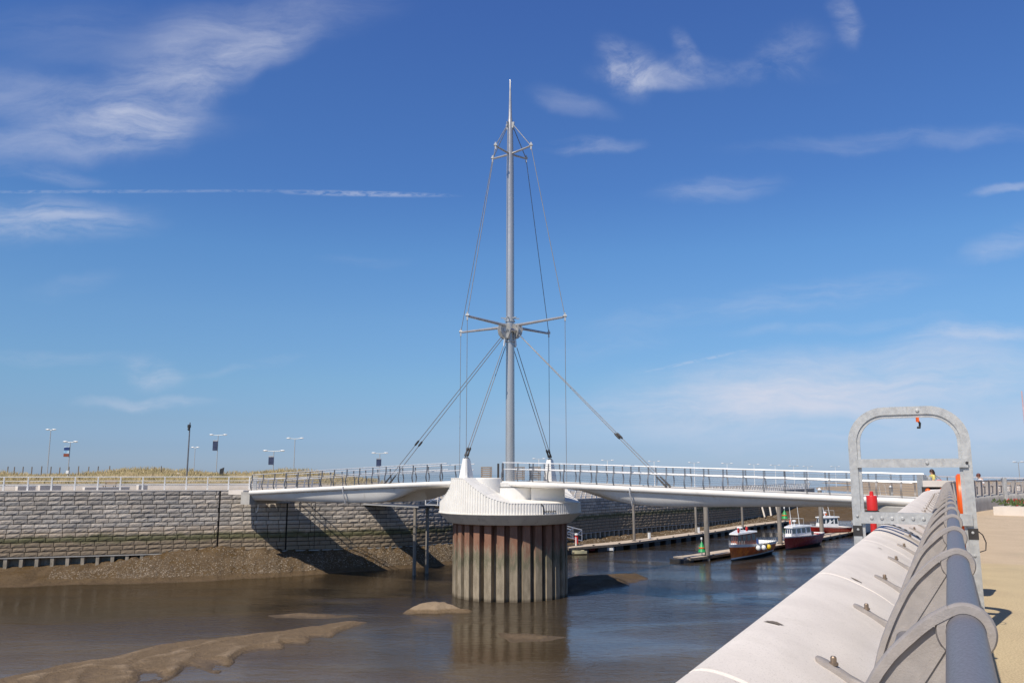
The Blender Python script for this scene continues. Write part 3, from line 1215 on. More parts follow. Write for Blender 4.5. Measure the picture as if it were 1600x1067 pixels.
def bent_railing(name, label, path, zfun, spacing, toward=-1, thick=1.0):
    P, Q = spline(path, .4)
    root = thing(name, label, 'railing', (P[0][0], P[0][1], zfun(P[0][0])))
    T = np.gradient(P, axis=0); T /= np.linalg.norm(T, axis=1)[:, None]

    def prof(h):   # lean towards the water side
        return .34 * (1 - math.cos(min(h, 1.15) / 1.15 * math.pi / 2)) * toward
    mb = MB()
    for h, rr in ((1.15, .04), (.85, .025), (.55, .025), (.28, .025)):
        mb.tube([(P[i][0] - T[i][1] * prof(h), P[i][1] + T[i][0] * prof(h), zfun(P[i][0]) + h) for i in range(len(P))], rr * thick ** .7, 6)
    mb.build('rails', M['white_paint'], root)
    first = None
    for s in np.arange(0, Q[-1] + .01, spacing):
        i = int(np.argmin(np.abs(Q - s)))
        loc = Vector((P[i][0], P[i][1], zfun(P[i][0]))) - WORLD[root.name]
        rz = math.atan2(T[i][1], T[i][0])
        if first is None:
            pb = MB()
            pb.tube([(0, prof(h), h) for h in (0, .25, .5, .75, .95, 1.15)], [q * thick for q in (.06, .055, .05, .045, .042, .04)], 6)
            first = pb.build('post', M['white_paint'], root, local=True)
            first.location = loc; first.rotation_euler = (0, 0, rz)
        else:
            copy_part(first, root, loc, rz)
    return root


bent_railing('curved_railing', 'white railing with bent posts beside the far end of the bridge', [(-25.8, 83.3), (-24.0, 84.3), (-21.8, 85.4), (-19.8, 86.6)], lambda x: 7.5, .85, -1, 1.7)
path = []
for x in (2, 12, 24, 36, 50, 60, 68):
    p = wall_at(s_of_x(x)); t = wall_dir(s_of_x(x))
    path.append((p[0] - t[1] * .35, p[1] + t[0] * .35))
bent_railing('curved_railing', 'long white railing with bent posts on the far quay behind the right span', path, lambda x: 5.86, 1.45, -1, 2.2)

# =================================================================== BRIDGE
AX, AY = -.15, 66.0
CL = [(-24.6, 78.7, 7.47, 0), (-12, 72.2, 8.14, 0), (-4, 68.1, 8.5, 0), (AX, AY, 8.53, 0), (4.5, 63.3, 8.4, 0), (12, 58.5, 8.1, 0), (24.2, 50.1, 7.66, 0), (28, 47.4, 7.55, 0)]
cl, cls = spline([c[:3] for c in CL], .25)
c_t = np.gradient(cl[:, :2], axis=0); c_t /= np.linalg.norm(c_t, axis=1)[:, None]
S_MID = float(cls[np.argmin(np.hypot(cl[:, 0] - AX, cl[:, 1] - AY))])


def dk(s, n, dz=0.0):
    """point on the bridge: arc length from mast axis (left negative), n metres to the far side"""
    s = s + S_MID
    p = [np.interp(s, cls, cl[:, k]) for k in (0, 1, 2)]
    t = np.array([np.interp(s, cls, c_t[:, k]) for k in (0, 1)]); t /= np.linalg.norm(t)
    return Vector((p[0] - t[1] * n, p[1] + t[0] * n, p[2] + dz))


HALF = 2.25


def leaf(name, label, s0, s1, depth_near, depth_far, nose_s, near0, near1):
    """depth_*: list of (s, depth) of the hull below deck on each side; near0..near1 where the near rail runs"""
    root = thing(name, label, 'bridge span', dk((s0 + s1) / 2, 0))
    S = np.linspace(s0, s1, 90)
    dn = lambda s: float(np.interp(s, [a for a, b in depth_near], [b for a, b in depth_near]))
    df = lambda s: float(np.interp(s, [a for a, b in depth_far], [b for a, b in depth_far]))

    def sm(f, s):
        return (f(s - .7) + f(s - .35) + 2 * f(s) + f(s + .35) + f(s + .7)) / 6
    rings = []
    for s in S:
        a, b = sm(dn, s), sm(df, s)
        w = HALF - .16
        mid = min(a, b, .48)
        pr = [(-w, -.30), (-w + .04, -.34 - .05 * a), (-w + .22, -.36 - (a - .36) * .50), (-w + .42, -.36 - (a - .36) * .92), (-w + .55, -a), (-w + 1.1, -a + .0), (-.25, -mid - .0),
              (.25, -mid), (w - 1.1, -b + .0), (w - .55, -b), (w - .42, -.36 - (b - .36) * .92), (w - .22, -.36 - (b - .36) * .50), (w - .04, -.34 - .05 * b), (w, -.30), (w - .02, -.06), (-w + .02, -.06)]
        rings.append([dk(s, n, z) for n, z in pr])
    MB().loft(rings, True, True, True).build('hull', M['hull_grey'], root, smooth=50)
    rings = [[dk(s, n, z) for n, z in ((-HALF + .17, -.055), (HALF - .17, -.055), (HALF - .17, -.0), (-HALF + .17, -.0))] for s in S]
    MB().loft(rings, True, True, True).build('deck_surface', M['deck_floor'], root)
    for side in (-1, 1):
        pr = [(HALF - .165, .03), (HALF - .02, .03), (HALF + .04, -.02), (HALF + .06, -.14), (HALF + .03, -.26), (HALF - .06, -.34), (HALF - .15, -.37), (HALF - .165, -.30)]
        rings = [[dk(s, side * n, z) for n, z in pr] for s in S]
        MB().loft(rings, True, True, True).build('edge_beam', M['edge_white'], root, smooth=60)
    # railings
    for side in (-1, 1):
        sa, sb = (near0, near1)
        q = np.arange(sa, sb, .5)
        n0 = side * (HALF - .08)
        mb = MB()
        mb.tube([dk(s, n0 - side * .02, 1.42) for s in q], .038, 6)
        rail = mb.build('railing', M['rail_light'], root)
        mid = MB()
        mid.tube([dk(s, n0 - side * .17, .93) for s in q], .042, 6)
        mid.build('inner_handrail', M['rail_light'], rail)
        wires = MB()
        for h in (.18, .34, .50, .66, .82, 1.05, 1.22):
            wires.tube([dk(s, n0 + side * bow(h), h) for s in q[::2]], .008, 4, caps=False)
        wires.build('wires', M['stainless'], rail)
        first = None
        for s in np.arange(sa, sb + .01, 1.33):
            p = dk(s, n0)
            d = dk(s + .1, 0) - dk(s - .1, 0)
            rz = math.atan2(d.y, d.x) + (math.pi if side < 0 else 0)
            loc = p - WORLD[root.name]
            if first is None:
                pb = MB()
                hs = [-.18, 0, .2, .4, .6, .8, 1.0, 1.2, 1.42]
                for off in (-.03, .03):
                    pb.loft([[(off - .011, bow(h) - .028, h), (off + .011, bow(h) - .028, h), (off + .011, bow(h) + .028, h), (off - .011, bow(h) + .028, h)] for h in hs], True, True, True)
                pb.bar((0, 0, .93), (0, -.17, .93), .02, .03)
                first = pb.build('post', M['rail_dark'], rail, local=True)
                first.location = loc; first.rotation_euler = (0, 0, rz)
            else:
                copy_part(first, rail, loc, rz)
    return root


def bow(h):
    return .16 * math.sin(min(max(h, 0), .9) / .9 * math.pi) - .03 * max(0, h - .9)


left_near = [(-30, .80), (-25, .85), (-22, 1.0), (-18, 1.25), (-14.4, 1.42), (-12, 1.5), (-10.6, 1.44), (-9.2, 1.06), (-8.4, .74), (-7.2, .5), (-5, .44), (0, .40)]
left_far = [(-30, .80), (-22, 1.0), (-16, 1.36), (-11, 1.50), (-8.4, 1.42), (-7.0, 1.05), (-5.8, .7), (-4.6, .48), (0, .40)]
right_near = [(-2, .36), (5.9, .37), (6.6, .42), (8.3, .63), (9.0, .83), (9.8, 1.03), (11, 1.23), (13.3, 1.27), (17.2, 1.06), (24.4, .68), (30, .55)]
right_far = [(-2, .36), (4.4, .37), (5.4, .5), (6.6, .8), (8.2, 1.2), (10, 1.27), (13.3, 1.25), (17.2, 1.06), (24.4, .68), (30, .55)]
LEAF_L = leaf('bridge_span', 'left span of the white footbridge running to the far stone quay', -25.2, -3.3, left_near, left_far, 0, -25.0, -4.0)
LEAF_R = leaf('bridge_span', 'right span of the white footbridge running to the near promenade', .4, 29.6, right_near, right_far, 0, .6, 29.4)
for lf, s, dep in ((LEAF_L, -14.6, 1.45), (LEAF_R, 11.2, 1.3)):
    mb = MB()
    mb.tube([dk(s, -HALF - .09, -.02), dk(s, -HALF - .09, -.4), dk(s, -HALF + .3, -dep)], .055, 8)
    mb.build('drain_pipe', M['rail_light'], lf)

# ---------------------------------------------------------------- pier
pier = thing('bridge_pier', 'round bridge pier of rusty sheet piles with white flared ribbed collar', 'bridge pier', (AX, AY, 0))
mb = MB()
NP = 29
ring = []
for k in range(NP):
    for f, r in ((0, 4.43), (.56, 4.43), (.61, 3.90), (.95, 3.90)):
        a = 2 * math.pi * (k + f) / NP
        ring.append((r * math.sin(a), -r * math.cos(a)))
rings = [[(AX + x, AY + y, z) for x, y in ring] for z in (-.7, .5, 1.5, 2.6, 3.8, 5.45)]
mb.loft(rings)
mb.build('sheet_pile_caisson', M['caisson'], pier, smooth=15)
mb = MB()
mb.lathe((AX, AY, 0), [(4.0, 5.40), (4.72, 5.42), (4.86, 5.5), (5.52, 6.14), (5.56, 6.17), (5.56, 6.215), (5.3, 6.22), (3.0, 6.22)], 96, caps=False)
mb.build('collar_base', M['collar'], pier, smooth=25)


def ztop(deg):
    a = (deg + 180) % 360 - 180
    far = a >= 85 or a < -95
    if far:
        a = a - 180 if a > 0 else a + 180     # point-symmetric second horn
    z = float(np.interp(a, [-95, -84, -69.5, -61, -56, -54.6, -54.3, -39, -36, -27.6, -18.5, -9.4, 0, 85], [6.9, 6.9, 7.2, 7.64, 8.02, 8.25, 8.77, 8.77, 8.55, 8.04, 7.5, 7.2, 7.0, 6.9]))
    return min(z, 8.3) if far else z


RZ = ([6.2, 8.77], [5.5, 5.44])


def rz_(z):
    return float(np.interp(z, RZ[0], RZ[1]))


NR, NK = 160, 6
ZROWS = [6.2, 6.4, 6.65, 6.9, 7.0, 7.16, 7.28, 7.4, 7.5, 7.6, 7.7, 7.8, 7.9, 8.0, 8.15, 8.3, 8.5, 8.77]
skirt, ledge = MB(), MB()
rings_s, rings_l = [], []
for k in range(NR * NK + 1):
    deg = 360.0 * k / (NR * NK) - 90.2
    a = math.radians(deg)
    groove = -.05 if k % NK in (0, 1) else 0.0
    zt = ztop(deg)
    col = []
    for i_, z in enumerate(ZROWS):
        z = min(z, zt - .0005 * (len(ZROWS) - i_)) if z > zt else z
        r = rz_(z) + groove
        col.append((AX + r * math.sin(a), AY - r * math.cos(a), z))
    rings_s.append(col)
    r = rz_(zt)
    zi = zt + (.22 if zt < 8.25 else 0)
    rings_l.append([(AX + rr * math.sin(a), AY - rr * math.cos(a), z) for rr, z in ((r - .085, zt - .05), (r + .004, zt - .002), (r + .004, zt + .03), (r - .14, zt + .04), (r - .5, zt + .04 + (zi - zt) * .4), (2.2, zi))])
skirt.loft(rings_s, False)
skirt.build('ribbed_skirt', M['skirt'], pier, smooth=24)
ledge.loft(rings_l, False)
ledge.build('ledge', M['skirt'], pier, smooth=30)
mb = MB()
mb.lathe((AX, AY, 0), [(2.62, 6.1), (2.62, 8.06)], 64, caps=False)
mb.build('core_wall', M['hull_grey'], pier, smooth=40)
mb = MB()
mb.lathe((AX, AY, 0), [(2.3, 8.1), (2.55, 8.12), (2.6, 8.44), (2.5, 8.48)], 64)
mb.build('central_platform', M['hull_grey'], pier, smooth=30)
for sgn in (1, -1):
    c = (AX + sgn * -2.12, AY + sgn * -1.62)
    ztp_ = 8.74 if sgn > 0 else 8.2
    mb = MB()
    mb.lathe((c[0], c[1], 0), [(1.62, 6.5), (1.62, ztp_), (1.58, ztp_ + .06)], 48)
    mb.build('curved_wall', M['skirt'], pier, smooth=30)
    mb = MB()
    x0, x1 = sorted((AX + sgn * 1.6, AX + sgn * 4.12)); y0, y1 = sorted((AY + sgn * -2.55, AY + sgn * .0))
    mb.box(((x0 + x1) / 2, (y0 + y1) / 2, 7.5), (x1 - x0, y1 - y0, 1.12), 0, .03)
    mb.build('bearing_block', M['hull_grey'], pier)
    # anchor pylon
    px, py = AX + sgn * -3.27, AY + sgn * -3.1
    cr, sr = math.cos(math.radians(-32)), math.sin(math.radians(-32))
    mb = MB()
    rings = []
    for z, hw, hd in ((8.4, .40, .44), (8.85, .37, .40), (10.15, .20, .22), (10.25, .18, .20)):
        rings.append([(px + x * cr - y * sr, py + x * sr + y * cr, z) for x, y in ((-hw, -hd), (hw, -hd), (hw, hd), (-hw, hd))])
    mb.loft(rings, True, True, True)
    py_ = mb.build('anchor_pylon', M['white_paint'], pier, smooth=20)
    mb = MB()
    mb.box((px, py, 10.29), (.34, .36, .06))
    mb.box((px - .07, py, 10.42), (.04, .2, .24)); mb.box((px + .07, py, 10.42), (.04, .2, .24))
    mb.tube([(px - .15, py, 10.44), (px + .15, py, 10.44)], .04, 8)
    mb.build('cable_shackle', M['dark_steel'], py_)
# gate panels and ladder on the platform
mb = MB()
for x in (778.5, 785.5):
    p = at(x, 746, 64.2)
    mb.box((p.x, p.y, 9.2), (.16, .1, 1.36), 0, .01)
mb.build('gate_panel', M['dark_steel'], pier)
# dark mark on the skirt (access ladder hoop and chain)
mb = MB()
for a0, pts in ((0, [(24, 6.95), (25.5, 6.85), (26, 6.6), (26, 6.22)]),):
    mb.tube([(AX + (rz_(min(z, 6.89)) + .03) * math.sin(math.radians(a)), AY - (rz_(min(z, 6.89)) + .03) * math.cos(math.radians(a)), z) for a, z in pts], .035, 6)
mb.tube([(AX + 5.54 * math.sin(math.radians(a)), AY - 5.54 * math.cos(math.radians(a)), 6.42 + .05 * math.cos(k * 3.1)) for k, a in enumerate(np.linspace(26.5, 37, 14))], .03, 5)
mb.build('mooring_chain', M['dark_steel'], pier)

# ---------------------------------------------------------------- mast with spreaders and rigging
mast = thing('bridge_mast', 'tall tapering steel mast with two sets of spreaders and rigging cables', 'mast', (AX, AY, 8.4))
ZE = EYE
mb = MB()
mb.lathe((AX, AY, ZE), [(.36, -.8), (.36, 2), (.345, 8), (.33, 12), (.32, 20), (.30, 25), (.245, 28.2), (.20, 29.3), (.15, 29.6), (.10, 31.2), (.045, 32.9), (.012, 33.0)], 28)
mb.build('mast_pole', M['mast_steel'], mast, smooth=40)
# upper bracket plates
mb = MB()
ZT = ZE + 28.9
UP = [(-1.2, -1.5), (1.7, -1.5), (-1.5, 1.35), (1.35, 1.3)]
LO = [(-3.25, -3.9), (4.2, -3.6), (-4.2, 3.55), (3.3, 4.1)]
ZU = ZE + 26.35
ZL = ZE + 11.75
for ux, uy in UP:
    d = Vector((ux, uy, 0)).normalized()
    mb.bar((AX, AY, ZT), (AX + d.x * .42, AY + d.y * .42, ZT - .1), .07, .5)
mb.build('top_bracket', M['galv'], mast)
for z, arms, r0, r1 in ((ZU, UP, .09, .075), (ZL, LO, .12, .09)):
    for ux, uy in arms:
        d = Vector((ux, uy, 0))
        L = d.length
        mb = MB()
        mb.tube([(AX + d.x * .12, AY + d.y * .12, z), (AX + d.x * .97, AY + d.y * .97, z + .1)], [r0, r1], 10)
        arm = mb.build('spreader_arm', M['mast_steel'], mast)
        mb = MB()
        p = Vector((AX + d.x, AY + d.y, z + .1))
        mb.hexa([p + Vector(q) for q in ((-.06, -.06, -.32), (.06, -.06, -.32), (.06, .06, -.32), (-.06, .06, -.32), (-.06, -.06, .3), (.06, -.06, .3), (.06, .06, .3), (-.06, .06, .3))])
        mb.tube([p + Vector((-.13, 0, .06)), p + Vector((.13, 0, .06))], .1, 8)
        mb.build('arm_end_clamp', M['galv'], arm)
for i in range(4):
    d = Vector((UP[i][0], UP[i][1], 0)).normalized()
    top = Vector((AX + d.x * .36, AY + d.y * .36, ZT - .1))
    u = Vector((AX + UP[i][0], AY + UP[i][1], ZU + .1))
    l = Vector((AX + LO[i][0], AY + LO[i][1], ZL + .1))
    b = Vector((l.x, l.y, 8.5))
    mb = MB()
    mb.tube([top, u], .035, 6); mb.tube([u, l], .03, 6); mb.tube([l, b], .024, 6)
    mb.build('rigging_cable', M['cable'], mast)
# knuckle where the stays meet the mast
mb = MB()
ZK = ZE + 11.15
for ang in (math.radians(22), math.radians(112), math.radians(202), math.radians(292)):
    c, s = math.cos(ang), math.sin(ang)
    for off in (-.34, .34):
        poly = [(.15, .78), (.85, .72), (.95, .3), (.85, -.1), (.55, -.42), (.15, -.5)]
        o = len(mb.v)
        for dy in (off - .05, off + .05):
            mb.v += [(AX + x * c - dy * s, AY + x * s + dy * c, ZK + z) for x, z in poly]
        n = len(poly)
        mb.f += [tuple(o + i for i in range(n)), tuple(o + n + i for i in reversed(range(n)))]
        mb.f += [(o + (i + 1) % n, o + i, o + n + i, o + n + (i + 1) % n) for i in range(n)]
mb.build('knuckle_plate', M['galv'], mast)
mb = MB()
for ang in (math.radians(22), math.radians(112), math.radians(202), math.radians(292)):
    c, s = math.cos(ang), math.sin(ang)
    a = (AX + .6 * c + .44 * s, AY + .6 * s - .44 * c, ZK + .2); b = (AX + .6 * c - .44 * s, AY + .6 * s + .44 * c, ZK + .2)
    mb.tube([a, b], .13, 10)
mb.build('knuckle_pin', M['stainless'], mast)
mb = MB()
mb.lathe((AX, AY, ZK), [(.36, -.72), (.42, -.7), (.42, -.6), (.36, -.58)], 24, caps=False)
mb.lathe((AX, AY, ZK), [(.36, .95), (.40, .96), (.40, 1.04), (.36, 1.06)], 24, caps=False)
for k in range(6):
    a = math.radians(60 * k + 10)
    mb.bar((AX + .3 * math.cos(a), AY + .3 * math.sin(a), ZK + 1.25), (AX + .75 * math.cos(a), AY + .75 * math.sin(a), ZK + 1.25), .07, .07)
mb.build('mast_collar', M['galv'], mast)
for sx, sy in ((-.55, -.35), (.55, -.25), (-.3, .5), (.5, .45)):
    mb = MB()
    mb.bar((AX + sx * .75, AY + sy * .75, ZK - .45), (AX + sx * .85, AY + sy * .85, ZK - 1.05), .13, .10)
    mb.build('stay_socket', M['boat_white'], mast)


def stay(a, b, tb=None, r=.030):
    mb = MB()
    a, b = Vector(a), Vector(b)
    mb.tube([a, b], r, 6)
    st = mb.build('stay_cable', M['cable'], mast)
    if tb:
        d = (b - a)
        q0, q1 = a + d * tb, a + d * (tb + .035)
        mb = MB()
        L = (q1 - q0)
        mb.tube([q0, q0 + L * .2, q0 + L * .8, q1], [.05, .085, .085, .05], 8)
        mb.build('turnbuckle', M['dark_steel'], st)
        mb = MB()
        e = b - d * .06
        mb.tube([e, b], [.05, .09], 8)
        mb.build('end_socket', M['dark_steel'], st)


for off in (-.34, .34):
    e = dk(-11.8, off, .05)
    stay((AX - .55, AY + .2 + off * .9, ZK - .15 - off * .25), e, .70)
    e = dk(13.1, off, .05)
    stay((AX + .6, AY - .2 + off * .9, ZK + .0 + off * .2), e, .68)
for off in (-.09, .09):
    stay((AX - .46 + off, AY - .3, ZK - 1.1), (AX - 3.27 + off, AY - 3.1, 10.45), .93, .032)
    stay((AX + .4 + off * 1.7, AY + .4, ZK - 1.1), (AX + 3.27 + off, AY + 3.1, 10.45), .93, .032)

# slatted seats on the central platform
seat_labels = ['slatted timber seat on the bridge deck left of the mast', 'slatted timber seat on the bridge deck just right of the mast', 'slatted timber seat on the bridge deck beside the far anchor pylon']
for i, (x, y) in enumerate(((760, 68.0), (811, 68.6), (836, 68.2))):
    p = at(x, 746, y)
    st = thing('slatted_seat', seat_labels[i], 'seat', (p.x, p.y, 8.53), .2, 'timber seats on the bridge')
    mb = MB()
    for k in range(7):
        mb.box((0, 0, .18 + k * .15), (.82, .7, .09), 0, .01)
    mb.build('slats', M['slat_wood'], st, local=True)
    mb = MB()
    for sx in (-.36, .36):
        for sy in (-.28, .28):
            mb.box((sx, sy, .56), (.05, .05, 1.12))
    mb.build('frame', M['stainless'], st, local=True)

# ---------------------------------------------------------------- far abutment (left)
ab = thing('bridge_abutment', 'pale concrete abutment block where the left span meets the stone quay', 'abutment', (-25.2, 78.8, 6.5))
p0, p1 = at(374, 768, 78.6), at(397, 768, 77.4)
mb = MB()
mb.bar((p0.x, p0.y, 7.42), (p1.x, p1.y, 7.42), 2.4, .40)
mb.build('bearing_shelf', M['concrete_pale'], ab)
mb = MB()
mb.bar(dk(-25.75, -2.15, -.62), dk(-25.75, 3.2, -.62), 1.05, 1.1)
mb.build('deck_seat', M['concrete'], ab)
p0 = at(395.5, 776, 77.2)
mb = MB()
mb.box((p0.x, p0.y + .3, 7.12), (.66, 1.6, .98), .2, .03)
mb.build('end_pillar', M['concrete'], ab)
mb = MB()
p0 = at(398.3, 760, 78.4)
mb.box((p0.x, p0.y, 8.12), (.34, .34, 1.05), .2, .02)
mb.build('gate_post', M['galv'], ab)
mb = MB()
p0 = at(404, 782, 79.0)
mb.tube([(p0.x + .3, p0.y, 6.85), (p0.x, p0.y, 6.8), (p0.x - .02, p0.y, 5.75), (p0.x - .2, p0.y, 5.55)], .05, 6)
mb.build('drain_pipe', M['white_paint'], ab)
lw = thing('parapet_panel', 'small buff concrete panel on the lower quay under the left span', 'wall', (-17, 83.5, 6.4))
mb = MB()
a, b = at(498, 783, 84.5), at(517, 783, 85)
mb.bar((a.x, a.y, 6.72), (b.x, b.y, 6.72), .25, .56)
mb.build('panel', M['concrete_pale'], lw)

# ---------------------------------------------------------------- jetty landing and gangway
jt = thing('jetty_landing', 'dark steel landing stage on two piles under the left span', 'jetty', (-8.9, 78, 0))
A_ = Vector((-14.6, 83.1, 6.05)); B_ = Vector((-8.6, 77.6, 6.0)); C_ = Vector((-7.2, 79.6, 6.0)); D_ = Vector((-12.9, 84.7, 6.05))
mb = MB()
mb.add([A_, B_, C_, D_, A_ + Vector((0, 0, .16)), B_ + Vector((0, 0, .16)), C_ + Vector((0, 0, .16)), D_ + Vector((0, 0, .16))],
       [(3, 2, 1, 0), (4, 5, 6, 7), (0, 1, 5, 4), (1, 2, 6, 5), (2, 3, 7, 6), (3, 0, 4, 7)])
mb.build('deck', M['dark_steel'], jt)
mb = MB()
mb.bar(A_ + Vector((.05, -.12, .1)), B_ + Vector((.05, -.12, .1)), .08, .12)
mb.build('edge_beam', M['galv'], jt)
for x, y in ((648, 78.0), (667.5, 79.6)):
    p = at(x, 840, y)
    mb = MB()
    mb.tube([(p.x, p.y, -.5), (p.x, p.y, 6.0)], .16, 12)
    mb.build('pile', M['pile_wood'], jt)
gw = thing('gangway', 'sloping steel gangway with truss sides leading down to the long pontoon', 'gangway', (-7, 80, 6))
G0, G1 = Vector((-7.6, 79.9, 6.2)), Vector((7.7, 101.6, 1.25))
gd = (G1 - G0); gn = Vector((gd.y, -gd.x, 0)).normalized()
mb = MB()
mb.bar(G0, G1, 1.5, .12)
mb.build('walkway', M['galv'], gw)
for sgn in (-1, 1):
    mb = MB()
    o_ = gn * .75 * sgn
    up = Vector((0, 0, 1.25))
    mb.tube([G0 + o_ + up, G1 + o_ + up], .06, 6); mb.tube([G0 + o_, G1 + o_], .07, 6); mb.tube([G0 + o_ + up * .5, G1 + o_ + up * .5], .04, 6)
    n = 13
    for k in range(n + 1):
        q = G0 + gd * (k / n) + o_
        mb.tube([q, q + up], .045, 6)
        if k < n:
            mb.tube([q, G0 + gd * ((k + 1) / n) + o_ + up], .04, 6)
    mb.build('truss_side', M['white_paint'], gw)


# ---------------------------------------------------------------- pontoons
def pontoon(label, pts, z, width, fh=.42):
    P, Q = spline(pts, 1.5)
    T = np.gradient(P, axis=0); T /= np.linalg.norm(T, axis=1)[:, None]
    root = thing('pontoon', label, 'pontoon', (P[0][0], P[0][1], 0))
    f = lambda i, d, zz: (P[i][0] - T[i][1] * d, P[i][1] + T[i][0] * d, zz)
    MB().loft([[f(i, 0, z - .14), f(i, width, z - .14), f(i, width, z), f(i, 0, z)] for i in range(len(P))], True, True, True).build('deck', M['plank'], root)
    MB().loft([[f(i, -.04, z - .26), f(i, .06, z - .26), f(i, .06, z - .02), f(i, -.04, z - .02)] for i in range(len(P))], True, True, True).build('fascia', M['dark_wood'], root)
    first = None
    for i in range(0, len(P) - 1):
        c = Vector(f(i, width / 2, (z - .16 + -.2) / 2))
        if i % 2:
            continue
        mb = MB()
        h = (z - .16 + .2)
        mb.box((0, 0, 0), (1.5, width * .92, h), 0, .05)
        rz = math.atan2(T[i][1], T[i][0])
        if first is None:
            first = mb.build('float', M['black'], root, local=True)
            first.location = c - WORLD[root.name]; first.rotation_euler = (0, 0, rz)
        else:
            copy_part(first, root, c - WORLD[root.name], rz)
    mb = MB()
    mb.box((0, 0, .03), (.16, .10, .06)); mb.box((0, 0, .08), (.5, .08, .04), 0, .015)
    cleat = None
    for i in range(0, len(P), 3):
        loc = Vector(f(i, .12, z)) - WORLD[root.name]
        rz = math.atan2(T[i][1], T[i][0])
        if cleat is None:
            cleat = mb.build('mooring_cleat', M['dark_steel'], root, local=True)
            cleat.location = loc; cleat.rotation_euler = (0, 0, rz)
        else:
            copy_part(cleat, root, loc, rz)
    return root, P


PZ1, PZ2 = .8, .5
pts = [onz(x, y, PZ1)[:2] for x, y in ((888, 856), (907, 854), (980, 848), (1060, 838), (1120, 830), (1180, 820.5), (1238, 813.5))]
pon_far, pf = pontoon('long plank pontoon lying along the foot of the far quay wall', pts, PZ1, 2.2)
pts = [onz(x, y, PZ2)[:2] for x, y in ((1078, 871.5), (1106, 868.5), (1135, 864), (1208, 853), (1284, 840), (1326, 832), (1372, 823))]
pon_near, pn = pontoon('nearer pontoon with the fishing boats moored beside it', pts, PZ2, 2.2)

pile_specs = [(991, 845, .8, .17, 6.0, 'slim mooring pile at the long pontoon nearest the bridge pier'),
              (1088, 832.5, .8, .17, 6.0, 'slim mooring pile at the long pontoon between two thicker piles'),
              (1160.5, 823.5, .8, .18, 6.2, 'slim mooring pile at the long pontoon behind the brown boat'),
              (1105.5, 868, .5, .27, 6.6, 'thick mooring pile beside the green marker on the nearer pontoon'),
              (1219.5, 849, .5, .27, 6.6, 'thick mooring pile between the brown boat and the maroon boat'),
              (1284.5, 836, .5, .29, 6.8, 'thick mooring pile in front of the white cabin boat'),
              (1396, 818.5, .5, .29, 6.8, 'thick mooring pile near the blue boats at the right')]
for x, y, z, r, zt, lb in pile_specs:
    p = onz(x, y, z)
    t = thing('mooring_pile', lb, 'pile', (p.x, p.y, -.5), 0, 'mooring piles')
    mb = MB()
    mb.tube([(p.x, p.y, -.5), (p.x, p.y, zt)], r, 14)
    mb.build('shaft', M['pile_wood'], t)
    mb = MB()
    mb.lathe((p.x, p.y, zt), [(r + .02, -.02), (r + .02, .05), (.03, .35)], 14)
    mb.build('cap', M['boat_white'], t)
    mb = MB()
    mb.lathe((p.x, p.y, z), [(r + .14, -.05), (r + .14, .06), (r + .02, .06)], 14, caps=False)
    mb.build('pile_guide', M['dark_steel'], t)


def cone_marker(x, y, z, h, label):
    p = onz(x, y, z)
    t = thing('channel_marker', label, 'marker', (p.x, p.y, z), 0, 'green channel markers')
    k = h / 1.7
    mb = MB(); mb.tube([(p.x, p.y, z), (p.x, p.y, z + 1.85 * k)], .05 * k, 8); mb.build('pole', M['galv'], t)
    mb = MB(); mb.lathe((p.x, p.y, z), [(.34 * k, .98 * k), (.04 * k, 1.62 * k)], 16); mb.build('upper_cone', M['green'], t)
    mb = MB(); mb.lathe((p.x, p.y, z), [(.36 * k, .86 * k), (.36 * k, .975 * k)], 16); mb.build('band', M['orange'], t)
    mb = MB(); mb.lathe((p.x, p.y, z), [(.46 * k, .45 * k), (.30 * k, .855 * k)], 16); mb.build('lower_cone', M['green'], t)
    mb = MB(); mb.lathe((p.x, p.y, z), [(.10 * k, 1.85 * k), (.11 * k, 2.05 * k), (.05 * k, 2.1 * k)], 12); mb.build('lamp', M['boat_white'], t)


cone_marker(1097, 868, PZ2, 1.55, 'green conical marker at the tip of the nearer pontoon')
cone_marker(1226.5, 815, PZ1, 2.1, 'green conical marker at the far tip of the long pontoon')
# lifebuoy stand on the pontoon
p = onz(901, 852.5, PZ1)
t = thing('lifebuoy_stand', 'red and white lifebuoy stand at the start of the long pontoon', 'lifebuoy stand', (p.x, p.y, PZ1))
mb = MB(); mb.box((p.x, p.y, PZ1 + .72), (.36, .2, 1.0), .3, .06); mb.build('housing', M['red'], t)
mb = MB(); mb.box((p.x - .1, p.y - .05, PZ1 + .5), (.12, .26, .98), .3, .03); mb.lathe((p.x - .02, p.y, PZ1 + 1.28), [(.2, -.05), (.2, .12), (.1, .16)], 10); mb.build('post', M['boat_white'], t)
for x, y, lb in ((1014.5, 841.5, 'small white service pedestal on the long pontoon by the slim pile'), (1091.5, 832.5, 'white service pedestal on the long pontoon behind the green marker')):
    p = onz(x, y, PZ1)
    t = thing('service_pedestal', lb, 'pedestal', (p.x, p.y, PZ1), 0, 'service pedestals')
    mb = MB(); mb.box((p.x, p.y, PZ1 + .42), (.32, .25, .84), .3, .03); mb.build('column', M['boat_white'], t)
    mb = MB(); mb.box((p.x, p.y, PZ1 + .93), (.4, .32, .18), .3, .03); mb.build('head', M['dark_steel'], t)
